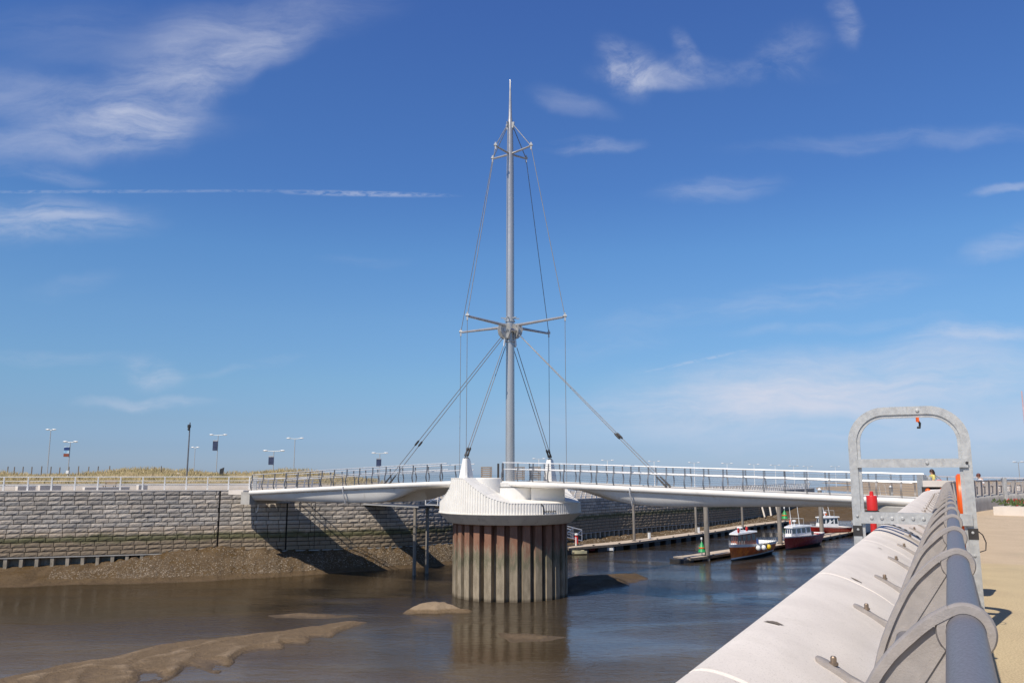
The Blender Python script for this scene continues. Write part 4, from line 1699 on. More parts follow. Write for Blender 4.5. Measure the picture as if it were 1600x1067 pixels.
for i, (x0, y0, x1, y1) in enumerate(((1186, 775, 1195, 808), (1200, 776, 1205, 806), (1210, 776, 1215, 802))):
    Yd = 158 + i * 3
    a, b = at(x0, y0, Yd + 2), at(x1, y1, Yd)
    t = thing('fender_pole', ORD[i] + ' pale leaning fender pole from the left against the far quay wall', 'pole', (b.x, b.y, b.z), 0, 'fender poles on the far quay')
    mb = MB(); mb.tube([a, b], .16, 8); mb.build('pole', M['concrete_pale'], t)
    mb = MB(); mb.box((a.x, a.y + .1, a.z), (.5, .4, .3)); mb.build('bracket', M['dark_steel'], t)


# ---------------------------------------------------------------- boats
def boat(label, bow_xy, stern_xy, beam, hs_bow, hs_stern, topside, stripe, cabin, cab0, cab1, cab_h, extra):
    b0, s0 = Vector((*bow_xy, 0)), Vector((*stern_xy, 0))
    L = (s0 - b0).length
    ax = (s0 - b0) / L
    rz = math.atan2(ax.y, ax.x)
    root = thing('fishing_boat' if extra != 'cruiser' else 'cabin_boat', label, 'boat', (b0.x, b0.y, 0), rz)
    N = 22
    gw_ = .24 if extra == 'brown' else .07

    def hb(t):
        return beam / 2 * (1 - (1 - min(1, t / .62)) ** 2.1) * (1 - .14 * max(0, t - .6) / .4)

    def sh(t):
        return hs_stern + (hs_bow - hs_stern) * (1 - t) ** 2.0 if hs_bow > hs_stern else hs_bow + (hs_stern - hs_bow) * t

    def sec(t, z):
        s = sh(t)
        f = max(0, (z + .35) / (s + .35))
        flare = f ** (.38 + .5 * (1 - t))
        return hb(t) * flare

    def stem(t, z):      # raked bow
        return L * t + max(0, 1 - t / .25) * -(.55) * max(0, z) / max(hs_bow, .1)
    def band(zlo, zhi, rows):
        mb = MB()
        for side in (-1, 1):
            rings = []
            for i in range(N + 1):
                t = i / N
                rings.append([(stem(t, z), side * max(.015, sec(t, z)), z) for z in [zlo(t) + (zhi(t) - zlo(t)) * k / rows for k in range(rows + 1)]])
            mb.loft(rings, False)
        # transom
        zs = [zlo(1) + (zhi(1) - zlo(1)) * k / rows for k in range(rows + 1)]
        mb.loft([[(L, -sec(1, z), z) for z in zs], [(L, sec(1, z), z) for z in zs]], False)
        return mb
    hull = band(lambda t: .34 + .10 * t, lambda t: sh(t) - gw_, 5).build('hull', topside, root, local=True)
    band(lambda t: .20 + .08 * t, lambda t: .34 + .10 * t, 1).build('waterline_stripe', stripe, hull, local=True)
    band(lambda t: -.35, lambda t: .20 + .08 * t, 2).build('bottom', M['boat_black'], hull, local=True)
    band(lambda t: sh(t) - gw_, lambda t: sh(t) + .06, 1).build('gunwale', M['boat_white'], root, local=True)
    rings = [[(stem(i / N, sh(i / N)), -max(.01, hb(i / N) - .06), sh(i / N) - .22), (stem(i / N, sh(i / N)), max(.01, hb(i / N) - .06), sh(i / N) - .22)] for i in range(N + 1)]
    MB().loft(rings, False).build('deck', M['hull_grey'] if extra != 'brown' else M['boat_white'], root, local=True)
    # cabin
    x0, x1 = L * cab0, L * cab1
    w0, w1 = hb(cab0) * .72, hb(cab1) * .74
    zb0 = sh(cab0) - .25
    zb1 = sh(cab1) - .25
    zc0, zc1 = zb0 + cab_h, zb0 + cab_h + (.12 if extra == 'brown' else .05)
    rake = .38 if extra != 'brown' else .12
    base = [(x0, -w0, zb0), (x1, -w1, zb1), (x1, w1, zb1), (x0, w0, zb0)]
    top = [(x0 + rake, -w0 * .86, zc0), (x1 - .05, -w1 * .9, zc1), (x1 - .05, w1 * .9, zc1), (x0 + rake, w0 * .86, zc0)]
    cb = MB().hexa(base + top).build('cabin', cabin, root, local=True)
    # roof with overhang
    ov = .18
    r0 = [(x0 + rake - ov, -w0 * .86 - ov, zc0 + .01), (x1 + ov, -w1 * .9 - ov, zc1 + .01), (x1 + ov, w1 * .9 + ov, zc1 + .01), (x0 + rake - ov, w0 * .86 + ov, zc0 + .01)]
    r1 = [(p[0] * .99 + (x0 + x1) / 2 * .01, p[1] * .94, p[2] + .14) for p in r0]
    MB().hexa(r0 + r1).build('roof', M['boat_white'], cb, local=True)
    # windows on both sides and front
    nw = 4
    for side in (-1, 1):
        for k in range(nw):
            fa, fb = (k + .16) / nw, (k + .84) / nw
            pp = []
            for f, g in ((fa, .46), (fb, .46), (fb, .90), (fa, .90)):
                bx = x0 + (x1 - x0) * f; by = (w0 + (w1 - w0) * f); bz = zb0 + (zb1 - zb0) * f
                tx = x0 + rake + (x1 - .05 - x0 - rake) * f; ty = (w0 * .86 + (w1 * .9 - w0 * .86) * f); tz = zc0 + (zc1 - zc0) * f
                pp.append((bx + (tx - bx) * g, side * (by + (ty - by) * g + .012), bz + (tz - bz) * g))
            mb = MB(); mb.add(pp + [(a, b - side * .03, c) for a, b, c in pp], [(0, 1, 2, 3), (7, 6, 5, 4), (0, 4, 5, 1), (1, 5, 6, 2), (2, 6, 7, 3), (3, 7, 4, 0)])
            mb.build('window', M['glass'], cb, local=True)
    for k in range(3):
        pp = []
        for f, g in (((k + .12) / 3, .5), ((k + .88) / 3, .5), ((k + .88) / 3, .9), ((k + .12) / 3, .9)):
            y0 = -w0 + 2 * w0 * f; y1 = y0 * .86
            pp.append((x0 + rake * g - .012, y0 + (y1 - y0) * g, zb0 + cab_h * g))
        mb = MB(); mb.add(pp + [(a + .03, b, c) for a, b, c in pp], [(0, 1, 2, 3), (7, 6, 5, 4), (0, 4, 5, 1), (1, 5, 6, 2), (2, 6, 7, 3), (3, 7, 4, 0)])
        mb.build('window', M['glass'], cb, local=True)
    xm = (x0 + x1) / 2
    zr = zc0 + .15
    if extra == 'brown':
        mb = MB(); mb.lathe((xm, 0, zr), [(.08, 0), (.08, .4), (.32, .42), (.34, .52), (.25, .6)], 14); mb.build('radar', M['boat_white'], cb, local=True)
        for x in (x0 + .7, x1 - .6):
            mb = MB(); mb.tube([(x, -.3, zr + .28 + .22 * math.sin(a)) if False else (x + .22 * math.cos(a), -.3, zr + .28 + .22 * math.sin(a)) for a in np.linspace(0, 2 * math.pi, 12)[:-1]], .07, 6, closed=True)
            mb.build('lifebuoy', M['red'], cb, local=True)
        mb = MB()
        for x in np.linspace(x1 + .6, L * .97, 7):
            t = x / L
            for side in (-1, 1):
                mb.tube([(x, side * (hb(t) - .1), sh(t)), (x, side * (hb(t) - .1), sh(t) + .35)], .025, 5)
        mb.build('stanchion', M['galv'], root, local=True)
        # foredeck trunk and hold clutter
        mb = MB(); mb.box((x0 + .3, 0, sh(.2) - .02), (1.6, w0 * 1.7, .45), 0, .1); mb.build('foredeck_trunk', M['boat_white'], root, local=True)
        mb = MB()
        for k in range(6):
            mb.box((x1 + .9 + k * .55, R.uniform(-.5, .5), sh(.7) + .0), (.5, .6, R.uniform(.25, .6)), R.random(), .04)
        mb.build('deck_gear', M['boat_blue'], root, local=True)
        for x, mt in ((L * .36, 'boat_white'), (L * .47, 'boat_white'), (L * .61, 'yellow')):
            mb = MB(); t = x / L
            mb.sphere((x, -hb(t) - .16, sh(t) - .38), .27, 12, 9, (1, 1, 1.1))
            f_ = mb.build('fender', M[mt], root, local=True)
            mb = MB(); mb.tube([(x, -hb(t) - .1, sh(t) - .1), (x, -hb(t) + .05, sh(t) + .1)], .02, 5); mb.build('rope', M['boat_white'], f_, local=True)
    else:
        mb = MB(); mb.lathe((xm, 0, zr), [(.05, 0), (.05, .5), (.25, .52), (.25, .68), (.1, .74)], 12); mb.build('radar', M['boat_white'], cb, local=True)
        for dy, hh, dx in ((-.5, 4.4, -1.1), (.5, 4.2, -1.0)):
            mb = MB(); mb.tube([(xm + .5, dy, zr - .05), (xm + .5 + dx, dy, zr + hh)], [.05, .03], 6); mb.build('aerial', M['boat_white'], cb, local=True)
        mb = MB()
        mb.tube([(xm + .9, -.9, zr), (xm + .9, -.9, zr + .9), (xm + .9, .9, zr + .9), (xm + .9, .9, zr)], .035, 6)
        mb.build('lamp_arch', M['galv'], cb, local=True)
        mb = MB(); mb.tube([(xm + .9 + .24 * math.cos(a), .75, zr + .4 + .24 * math.sin(a)) for a in np.linspace(0, 2 * math.pi, 12)[:-1]], .07, 6, closed=True); mb.build('lifebuoy', M['orange'], cb, local=True)
        if extra != 'cruiser':
            mb = MB()
            for k in range(7):
                mb.box((x1 + .6 + k * .42, R.uniform(-.5, .5), sh(.75) + .05), (.5, .55, R.uniform(.3, .55)), R.random(), .05)
            mb.build('deck_gear', M['black'], root, local=True)
    mb = MB()
    for k in range(9):
        a = k / 8
        t = .02 + a * .16
        for side in (-1, 1):
            mb.tube([(stem(t, sh(t)), side * max(.02, hb(t) - .05), sh(t)), (stem(t, sh(t)), side * max(.02, hb(t) - .05), sh(t) + .42)], .018, 5)
    mb.build('bow_rail', M['galv'], root, local=True)
    return root


bA = onz(1143, 877, 0)
boat('brown hulled fishing boat with brown wheelhouse, yellow fender and white gunwale', (bA.x, bA.y), (bA.x + 6.4, bA.y + 9.6), 3.4, 1.72, 1.42, M['boat_brown'], M['boat_white'], M['cabin_brown'], .09, .44, 1.25, 'brown')
bB = onz(1228, 859.5, 0)
boat('maroon hulled fishing boat with white wheelhouse and tall aerials', (bB.x, bB.y), (bB.x + 6.6, bB.y + 9.2), 3.6, 1.55, 1.5, M['boat_red'], M['boat_red'], M['boat_white'], .10, .56, 1.25, 'work')
bC = onz(1270, 838, 0)
boat('white cabin boat with dark red hull on the far side of the nearer pontoon', (bC.x, bC.y), (bC.x + 6.2, bC.y + 3.4), 3.0, 1.5, 1.2, M['boat_red'], M['boat_red'], M['boat_white'], .18, .62, 1.5, 'cruiser')
bD = onz(1336, 838, 0)
boat('blue and white boat with raised bow half hidden by the galvanised hoop post', (bD.x, bD.y), (bD.x + 5.6, bD.y + 8.0), 3.0, 2.0, 1.5, M['boat_white'], M['boat_blue'], M['boat_white'], .3, .6, 1.2, 'cruiser')
bE = onz(1366, 827, 0)
boat('blue hulled boat moored farthest right behind the red marker post', (bE.x, bE.y), (bE.x + 8, bE.y + 7.5), 3.2, 1.8, 1.5, M['boat_blue'], M['boat_white'], M['boat_white'], .25, .6, 1.3, 'cruiser')


def dinghy(label, c, rz, L, W, mat1, mat2):
    t = thing('dinghy', label, 'dinghy', (c.x, c.y, 0), rz)
    N = 12
    prof = lambda t_: W / 2 * math.sin(min(1, t_ / .7) * math.pi / 2) ** .8 if t_ < .7 else W / 2 * (1 - .1 * (t_ - .7) / .3)
    rings = []
    for i in range(N + 1):
        u = i / N; w = max(.02, prof(u)); x = L * (u - .5); zs = .42 + .12 * (1 - u)
        rings.append([(x, -w, zs), (x, -w * .92, .12), (x, 0, -.08), (x, w * .92, .12), (x, w, zs), (x, w * .82, zs), (x, w * .7, .1), (x, 0, .02), (x, -w * .7, .1), (x, -w * .82, zs)])
    MB().loft(rings, True, True, True).build('hull', mat1, t, local=True)
    mb = MB()
    for x in (-.2, .3):
        mb.box((x * L, 0, .3), (.22, W * .78, .05))
    mb.build('thwart', mat2, t, local=True)


c = onz(900, 866, 0); dinghy('cream dinghy tied at the near end of the long pontoon', c, .25, 2.3, 1.2, M['sage'], M['slat_wood'])
c = onz(926, 861.5, 0); dinghy('dark red dinghy lying between a cream one and a white one', c, .2, 2.6, 1.2, M['boat_red'], M['sage'])
c = onz(942, 860.5, 0); dinghy('slim white dinghy with blue side by the long pontoon', c, -.25, 2.6, 1.1, M['boat_white'], M['boat_blue'])
c = onz(1076, 875.5, 0); dinghy('pale green dinghy tied at the tip of the nearer pontoon', c, .75, 2.4, 1.2, M['sage'], M['slat_wood'])


# =================================================================== FAR QUAY FURNITURE
def lamp(x, ytop, Y, arm, label, zg=None, banner=None, yb=None, lift=.0):
    top = at(x, ytop, Y)
    zg = 6.9 if zg is None else zg
    t = thing('street_lamp', label, 'street lamp', (top.x, Y, zg), 0, 'lamps on the far promenade')
    mb = MB()
    mb.tube([(top.x, Y, zg), (top.x, Y, zg + 1.2), (top.x, Y, zg + 1.21), (top.x, Y, top.z)], [.10, .10, .07, .05], 8)
    mb.build('pole', M['galv'] if Y < 160 else M['boat_white'], t)
    mb = MB()
    mb.tube([(top.x - arm, Y, top.z + .08), (top.x, Y, top.z), (top.x + arm, Y, top.z + .08)], .035, 6)
    mb.build('arm', M['galv'], t)
    for s in (-1, 1):
        mb = MB()
        mb.sphere((top.x + s * (arm - .1), Y, top.z + .1), .34, 10, 6, (1, .5, .28))
        mb.build('lamp_head', M['boat_white'], t)
    if banner:
        xb, y0, y1, mat = banner
        a, b = at(xb, y0, Y - .1), at(xb, y1, Y - .1)
        mb = MB()
        mb.box(((a.x), Y - .1, (a.z + b.z) / 2), (.72, .03, a.z - b.z))
        bn = mb.build('banner', M[mat], t)
        mb = MB()
        for z in (a.z + .02, b.z - .02):
            mb.tube([(a.x - .36, Y - .1, z), (top.x, Y, z)], .02, 5)
        mb.build('banner_arm', M['galv'], t)
        if mat == 'banner_mixed':
            mb = MB(); mb.box((a.x, Y - .125, (a.z * .8 + b.z * .2)), (.7, .01, .36)); mb.build('printed_panel', M['boat_blue'], bn)
            mb = MB(); mb.box((a.x, Y - .125, (a.z * .15 + b.z * .85)), (.7, .01, .4)); mb.build('printed_panel', M['cabin_brown'], bn)
        else:
            mb = MB(); mb.box((a.x, Y - .125, (a.z * .45 + b.z * .55)), (.6, .01, .3)); mb.build('printed_panel', M['banner_blue'], bn)
            mb = MB(); mb.box((a.x, Y - .125, (a.z * .95 + b.z * .05)), (.7, .01, .1)); mb.build('printed_panel', M['silver'], bn)


lamp(79.5, 672, 118, .55, 'tall slim twin lamp at the far left behind the dunes')
lamp(110, 691, 112, .8, 'twin lamp carrying a pale blue and purple banner', banner=(104.5, 698, 713, 'banner_mixed'))
lamp(305, 699.5, 150, .55, 'small twin lamp standing just right of the dark camera mast')
lamp(341, 680, 128, 1.15, 'twin lamp with dark banner, first one right of the camera mast', banner=(336.5, 688, 703.5, 'banner_blue'))
lamp(428, 705, 112, 1.25, 'low wide twin lamp with a dark banner beside the left bridge end', banner=(424, 712.5, 725.5, 'banner_blue'))
lamp(461, 685.5, 122, 1.05, 'tall twin lamp without a banner above the left bridge end')
lamp(593.5, 708.5, 122, 1.0, 'twin lamp with a dark banner rising behind the left span', zg=5.9, banner=(592, 716, 728, 'banner_blue'))
pairs = [(842, 717, 176), (949, 719.5, 182), (1022, 721, 188), (1084.5, 723, 190), (1136, 724.3, 196), (1178, 725.8, 205), (1211, 727, 213), (1240, 728.2, 218), (1262, 729, 224), (1305, 729.2, 232), (1591, 722.5, 120)]
for i, (x, y, Y) in enumerate(pairs[:-1]):
    lamp(x, y, Y, 1.15, ORD[i] + ' pale twin headed lamp from the mast in the row behind the right span', zg=5.6)
lamp(1591, 722.5, 130, .7, 'twin lamp far off at the right edge above the promenade railing', zg=5.5)
# camera mast
top = at(297, 660, 98)
t = thing('camera_mast', 'tall dark steel mast with a camera head behind the left quay railing', 'mast', (top.x, 98, 7.4))
mb = MB(); mb.tube([(top.x, 98, 7.3), (top.x, 98, top.z)], [.10, .065], 10); mb.build('pole', M['rail_dark'], t)
mb = MB(); mb.box((top.x, 97.8, top.z - .45), (.3, .4, .4), 0, .05); mb.sphere((top.x, 97.75, top.z - .8), .16, 10, 6); mb.build('camera_head', M['black'], t)
# dark pole on the left lamp foot, small sign box
bx = at(404 / 3.81, 737.5, 97)
t = thing('junction_box', 'small white box at the foot of the banner lamp on the dunes', 'box', (bx.x, 97, 8.2))
mb = MB(); mb.box((bx.x, 97, bx.z - .0), (.34, .3, .36), 0, .02); mb.box((bx.x, 97, bx.z - .6), (.08, .08, .9)); mb.build('housing', M['boat_white'], t)
# black tilted sign
p = at(347, 736, 100)
t = thing('notice_sign', 'black tilted sign on a short post right of the dark mast', 'sign', (p.x, 100, 7.4))
mb = MB(); mb.hexa([(p.x - .3, 99.95, p.z - .35), (p.x + .12, 99.95, p.z - .45), (p.x + .12, 100.05, p.z - .45), (p.x - .3, 100.05, p.z - .35), (p.x - .26, 99.95, p.z + .25), (p.x + .24, 99.95, p.z + .45), (p.x + .24, 100.05, p.z + .45), (p.x - .26, 100.05, p.z + .25)]); mb.build('panel', M['black'], t)
mb = MB(); mb.tube([(p.x, 100.1, 7.3), (p.x, 100.1, p.z + .1)], .04, 6); mb.build('post', M['galv'], t)
# dune fence posts
for i, x in enumerate((12, 22, 36, 50, 65, 79.5, 93.5, 108, 122.5, 138, 153, 171, 252, 241)):
    s = float(np.interp(x, [0, 260], [0, 1]))
    Y = 104 + R.uniform(-2, 2)
    p = at(x, 733 + R.uniform(-1, 1.5), Y)
    t = thing('fence_post', 'thin dark weathered post standing in the dune grass', 'post', (p.x, Y, 7.5), 0, 'posts in the dune grass')
    mb = MB(); mb.tube([(p.x, Y, 7.4), (p.x + R.uniform(-.05, .05), Y, p.z + .35)], .06, 6); mb.build('shaft', M['dark_wood'], t)
# boards on the dune crest
for x, w, lb, mat in ((205, .8, 'white notice board with dark panels, leftmost on the dune crest', 'boat_white'), (224, 1.1, 'wider white notice board with dark panels on the dune crest', 'boat_white'), (236, .6, 'black notice board on the dune crest, rightmost of three', 'black')):
    p = at(x, 735.5, 112)
    t = thing('notice_board', lb, 'board', (p.x, 112, 8), 0, 'boards on the dune crest')
    mb = MB(); mb.box((p.x, 112, p.z), (w, .08, .42)); mb.tube([(p.x - w * .4, 112.08, 7.5), (p.x - w * .4, 112.08, p.z + .1)], .04, 6); mb.tube([(p.x + w * .4, 112.08, 7.5), (p.x + w * .4, 112.08, p.z + .1)], .04, 6); mb.build('board', M[mat], t)
    mb = MB()
    for k in range(3):
        mb.box((p.x + (k - 1) * w * .3, 111.945, p.z + .05), (w * .2, .02, .22))
    mb.build('dark_panel', M['glass'], t)
# pale paling
t = thing('paling_fence', 'pale bleached paling fence sloping down the dune by the dark mast', 'fence', (at(290, 745, 101).x, 101, 7.5))
mb = MB()
for k in range(16):
    x = 278 + k * 2.2
    p = at(x, 738 + k * .7, 101)
    mb.box((p.x, 101, (p.z + 7.6) / 2), (.12, .03, p.z - 7.6))
mb.build('pales', M['concrete_pale'], t)
# bench
p = at(173, 752, 84)
t = thing('bench', 'brown slatted wooden bench behind the white quay railing', 'bench', (p.x, 84, 7.47))
mb = MB()
for k in range(3):
    mb.box((p.x, 84.1 - k * .02, 7.47 + .62 + k * .18), (1.25, .05, .12))
mb.build('backrest', M['slat_wood'], t)
mb = MB()
for k in range(3):
    mb.box((p.x, 83.6 + k * .15, 7.47 + .46), (1.25, .12, .05))
mb.build('seat', M['slat_wood'], t)
for sx in (-.5, .5):
    mb = MB(); mb.bar((p.x + sx, 83.6, 7.47), (p.x + sx, 83.6, 7.9), .06, .06); mb.bar((p.x + sx, 84.0, 7.47), (p.x + sx, 84.14, 8.5), .06, .06); mb.build('leg', M['dark_steel'], t)
# low walls behind the rail
for x0, x1, Y, h, lb in ((26, 54, 76.6, .52, 'low pale wall behind the quay railing, leftmost'), (61, 94, 79.5, .62, 'low pale wall with gaps set back behind the quay railing'), (131, 201, 78.2, .40, 'longest low white wall behind the quay railing'), (215, 229, 80.5, .58, 'short white block wall behind the quay railing')):
    a, b = at(x0, 760, Y), at(x1, 760, Y + (x1 - x0) * .05)
    t = thing('low_wall', lb, 'wall', ((a.x + b.x) / 2, Y, 7.47), 0, 'low walls on the far promenade')
    mb = MB(); mb.bar((a.x, a.y, 7.4 + h / 2), (b.x, b.y, 7.4 + h / 2), .4, h); mb.build('wall', M['concrete_pale'], t)
    mb = MB(); mb.bar((a.x, a.y, 7.4 + h + .035), (b.x, b.y, 7.4 + h + .035), .48, .06); mb.build('coping', M['white_paint'], t)
# long pale planting wall across promenade
t = thing('dune_wall', 'long low buff wall at the foot of the dunes', 'wall', (-45, 88, 7.47))
mb = MB()
P_ = []
for s in np.arange(s_of_x(-80), s_of_x(-22), 3):
    p = wall_at(s); P_.append((p[0], p[1] + 13))
mb.loft([[(x, y, 7.4), (x, y + .4, 7.4), (x, y + .4, 8.0), (x, y, 8.0)] for x, y in P_], True, True, True)
mb.build('wall', M['concrete_pale'], t)
mb = MB()
mb.loft([[(x, y - .05, 8.003), (x, y + .45, 8.003), (x, y + .45, 8.1), (x, y - .05, 8.1)] for x, y in P_], True, True, True)
mb.build('coping', M['concrete'], t)
# =================================================================== FOREGROUND PARAPET
pw = thing('parapet_wall', 'curved cream concrete parapet with rounded coping beside the promenade', 'wall', rail_at(S0 + 6, -.5, -1.65)[:])
COPE = [(-.90, -8.6), (-.89, -2.2), (-.88, -1.3), (-.865, -.85), (-.845, -.70), (-.81, -.642), (-.75, -.628), (-.66, -.645), (-.57, -.68), (-.45, -.74), (-.35, -.81), (-.26, -.88), (-.20, -.93)]
COPE_KEY = COPE
_c, _ = spline(COPE[3:], .012)
COPE = COPE[:3] + [tuple(p) for p in _c[::2]]
FACE = [(-.20, -.935), (-.08, -.985), (.04, -1.03), (.095, -1.12), (.12, -1.30), (.13, -1.68)]
seg = 3.0
sp0 = S0 - 3.2
bounds = [sp0]
while bounds[-1] < rail_s[-1] - 3:
    bounds.append(bounds[-1] + seg)
for i in range(len(bounds) - 1):
    a, b = bounds[i] + .006, bounds[i + 1] - .006
    q = np.linspace(a, b, 7)
    rings = []
    for j, s in enumerate(q):
        rings.append([rail_at(s, d, z) for d, z in COPE])
    # rounded end arrises
    r0 = [rail_at(a - .0, d + (.006 if d < -.8 else 0), z - .010) for d, z in COPE]
    rings = [r0] + [[rail_at(a + .012, d, z) for d, z in COPE]] + rings[1:-1] + [[rail_at(b - .012, d, z) for d, z in COPE]] + [[rail_at(b, d + (.006 if d < -.8 else 0), z - .010) for d, z in COPE]]
    MB().loft(rings, False).build('coping_slab', M['coping'], pw, smooth=24)
q = np.arange(sp0, rail_s[-1] - .1, .8)
MB().loft([[rail_at(s, d + .03, z - .03) for d, z in COPE] for s in q], False).build('core', M['mortar'], pw, smooth=50)
MB().loft([[rail_at(s, d, z) for d, z in FACE] for s in q], False).build('inner_face', M['concrete'], pw, smooth=40)
# movement joint strip with slots
sj = S0 + 10.35 / .884
mb = MB()
CZ = [(d, z) for d, z in COPE if d >= -.83]
rings = [[rail_at(sj + e, d, z + .008) for d, z in CZ] for e in (-.09, .09)]
mb.loft(rings, False)
mb.build('joint_strip', M['galv'], pw)
mb = MB()
for k in range(9):
    d0 = -.80 + k * .065
    d1 = d0 + .032
    zc = lambda d: float(np.interp(d, [c[0] for c in COPE], [c[1] for c in COPE]))
    mb.add([rail_at(sj - .055, d0, zc(d0) + .013), rail_at(sj - .055, d1, zc(d1) + .013), rail_at(sj + .055, d1, zc(d1) + .013), rail_at(sj + .055, d0, zc(d0) + .013)], [(0, 1, 2, 3)])
mb.build('joint_slots', M['black'], pw)
# chipped patches on coping
for i, (x, y, rr) in enumerate(((1338, 907, .024), (1208, 971, .03), (1377, 857, .016))):
    mb = MB()
    u, v = ray(x, y)
    best = None
    for s in np.arange(S0 + 1, S0 + 16, .02):
        for d in np.arange(-.8, -.4, .02):
            z = float(np.interp(d, [c[0] for c in COPE], [c[1] for c in COPE]))
            p = rail_at(s, d, z)
            e = abs(p.x / p.y - u) + abs((p.z - EYE) / p.y - v)
            if best is None or e < best[0]:
                best = (e, s, d)
    _, s, d = best
    ring = []
    n = 14
    for k in range(n):
        a = 2 * math.pi * k / n
        rad = rr * R.uniform(.7, 1.3)
        dd = d + rad * 1.3 * math.cos(a)
        z = float(np.interp(dd, [c[0] for c in COPE], [c[1] for c in COPE]))
        ring.append(rail_at(s + rad * .8 * math.sin(a), dd, z + .004))
    c_ = rail_at(s, d, float(np.interp(d, [c[0] for c in COPE], [c[1] for c in COPE])) + .004)
    mb.add(ring + [c_], [(k, (k + 1) % n, n) for k in range(n)])
    mb.build('chipped_patch', M['dark_wood'], pw)

# ---------------------------------------------------------------- railing with cast brackets
hr = thing('promenade_railing', 'thick grey blue tube railing on cast grey fin brackets along the parapet', 'railing', rail_at(S0 + 4, 0, -1)[:])
RT, RL = (.0, -.325), (-.195, -.60)
q = np.arange(S0 - 2.5, rail_s[-1] - .3, .35)
MB().tube([rail_at(s, *RT) for s in q], .037, 32).build('handrail', M['tube_blue'], hr, smooth=60)
MB().tube([rail_at(s, *RL) for s in q], .028, 16).build('lower_rail', M['tube_blue'], hr, smooth=60)


def curve2(pts, n):
    P, _ = spline(pts, .02)
    k = np.linspace(0, len(P) - 1, n).astype(int)
    return [tuple(P[i]) for i in k]


rib = curve2([(-.302, -.79), (-.30, -.745), (-.2915, -.708), (-.2715, -.635), (-.2374, -.549), (-.2, -.472), (-.157, -.40), (-.099, -.339), (-.058, -.304), (-.026, -.285)], 24)
web_poly = rib[:-2] + [(-.045, -.325), (-.02, -.372), (.03, -.378), (.048, -.45), (.055, -.70), (.05, -1.04), (-.06, -.99), (-.2, -.935), (-.28, -.865), (-.305, -.84)]
mb = MB()
mb.prism_y([(a, b) for a, b in web_poly], -.006, .006)
br0 = mb.build('bracket', M['cast'], hr, local=True, smooth=30)
fl = MB()
rings = []
for i, (d, z) in enumerate(rib):
    a = rib[max(0, i - 1)]; b = rib[min(len(rib) - 1, i + 1)]
    t = Vector((b[0] - a[0], b[1] - a[1])).normalized()
    nx, nz = -t.y, t.x
    th = .009
    w = .019
    rings.append([(d + nx * th, -w, z + nz * th), (d + nx * (th + .004), -w * .5, z + nz * (th + .004)), (d + nx * (th + .004), w * .5, z + nz * (th + .004)), (d + nx * th, w, z + nz * th), (d - nx * th, w, z - nz * th), (d - nx * th, -w, z - nz * th)])
fl.loft(rings, True, True, True)
ring = []
for k in range(29):
    a = math.radians(-80 + 250 * k / 28)
    ring.append(a)
rings = []
for a in [math.radians(-95 + 360 * k / 44) for k in range(45)]:
    c, s = math.cos(a), math.sin(a)
    rings.append([(r * c, y, -.325 + r * s) for r, y in ((.038, -.017), (.054, -.017), (.058, -.008), (.058, .008), (.054, .017), (.038, .017))])
fl.loft(rings, True)
rings = []
for a in [2 * math.pi * k / 24 for k in range(25)]:
    c, s = math.cos(a), math.sin(a)
    rings.append([(RL[0] + r * c, y, RL[1] + r * s) for r, y in ((.0285, -.016), (.042, -.016), (.042, .016), (.0285, .016))])
fl.loft(rings, True)
# inner strut web stiffener
fl.bar((-.04, 0, -.385), (.05, 0, -.98), .026, .014)
fl.bar((-.045, 0, -.36), (-.175, 0, -.565), .022, .012)
flange = fl.build('flange', M['cast'], br0, local=True, smooth=35)
ft = MB()
cz = lambda d: float(np.interp(d, [c[0] for c in COPE], [c[1] for c in COPE]))
rings = []
for d, w, th in ((-.512, .012, .018), (-.507, .022, .022), (-.495, .031, .024), (-.472, .034, .026), (-.43, .030, .028), (-.39, .026, .032), (-.345, .022, .045), (-.295, .019, .075)):
    z = cz(d) - .004
    rings.append([(d, -w, z), (d, w, z), (d, w, z + th * .8), (d, w * .7, z + th), (d, -w * .7, z + th), (d, -w, z + th * .8)])
ft.loft(rings, True, True, True)
foot = ft.build('foot', M['cast'], br0, local=True, smooth=40)
bt = MB()
zb = cz(-.448) + .022
bt.lathe((-.448, 0, zb), [(.017, 0), (.017, .010), (.0115, .011), (.0115, .028), (.008, .033)], 12)
bolt = bt.build('bolt', M['bronze'], br0, local=True, smooth=30)
SPB = 1.47
first = True
s = S0 + 1.80 / .884 - SPB
while s < rail_s[-1] - .6:
    p = rail_at(s)
    loc = Vector((p.x, p.y, EYE)) - WORLD[hr.name]
    rz = -rail_az(s)
    if first:
        br0.location = loc; br0.rotation_euler = (0, 0, rz)
        first = False
    else:
        c = copy_part(br0, hr, loc, rz)
        for g in (flange, foot, bolt):
            d = g.copy(); COL.objects.link(d); d.parent = c
    s += SPB

# ---------------------------------------------------------------- galvanised access hoop
SG = S0 + 9.15 / .884
hp = thing('access_hoop', 'tall galvanised steel hoop straddling the parapet with two crossbars', 'hoop', rail_at(SG, 0, -1.65)[:])


def hoop_path(d0, d1, zt, rad, zb0, zb1, n=10):
    pts = [(d0, zb0)]
    for k in range(n + 1):
        a = math.pi - math.pi / 2 * k / n
        pts.append((d0 + rad + rad * math.cos(a), zt - rad + rad * math.sin(a)))
    for k in range(n + 1):
        a = math.pi / 2 - math.pi / 2 * k / n
        pts.append((d1 - rad + rad * math.cos(a), zt - rad + rad * math.sin(a)))
    pts.append((d1, zb1))
    return pts


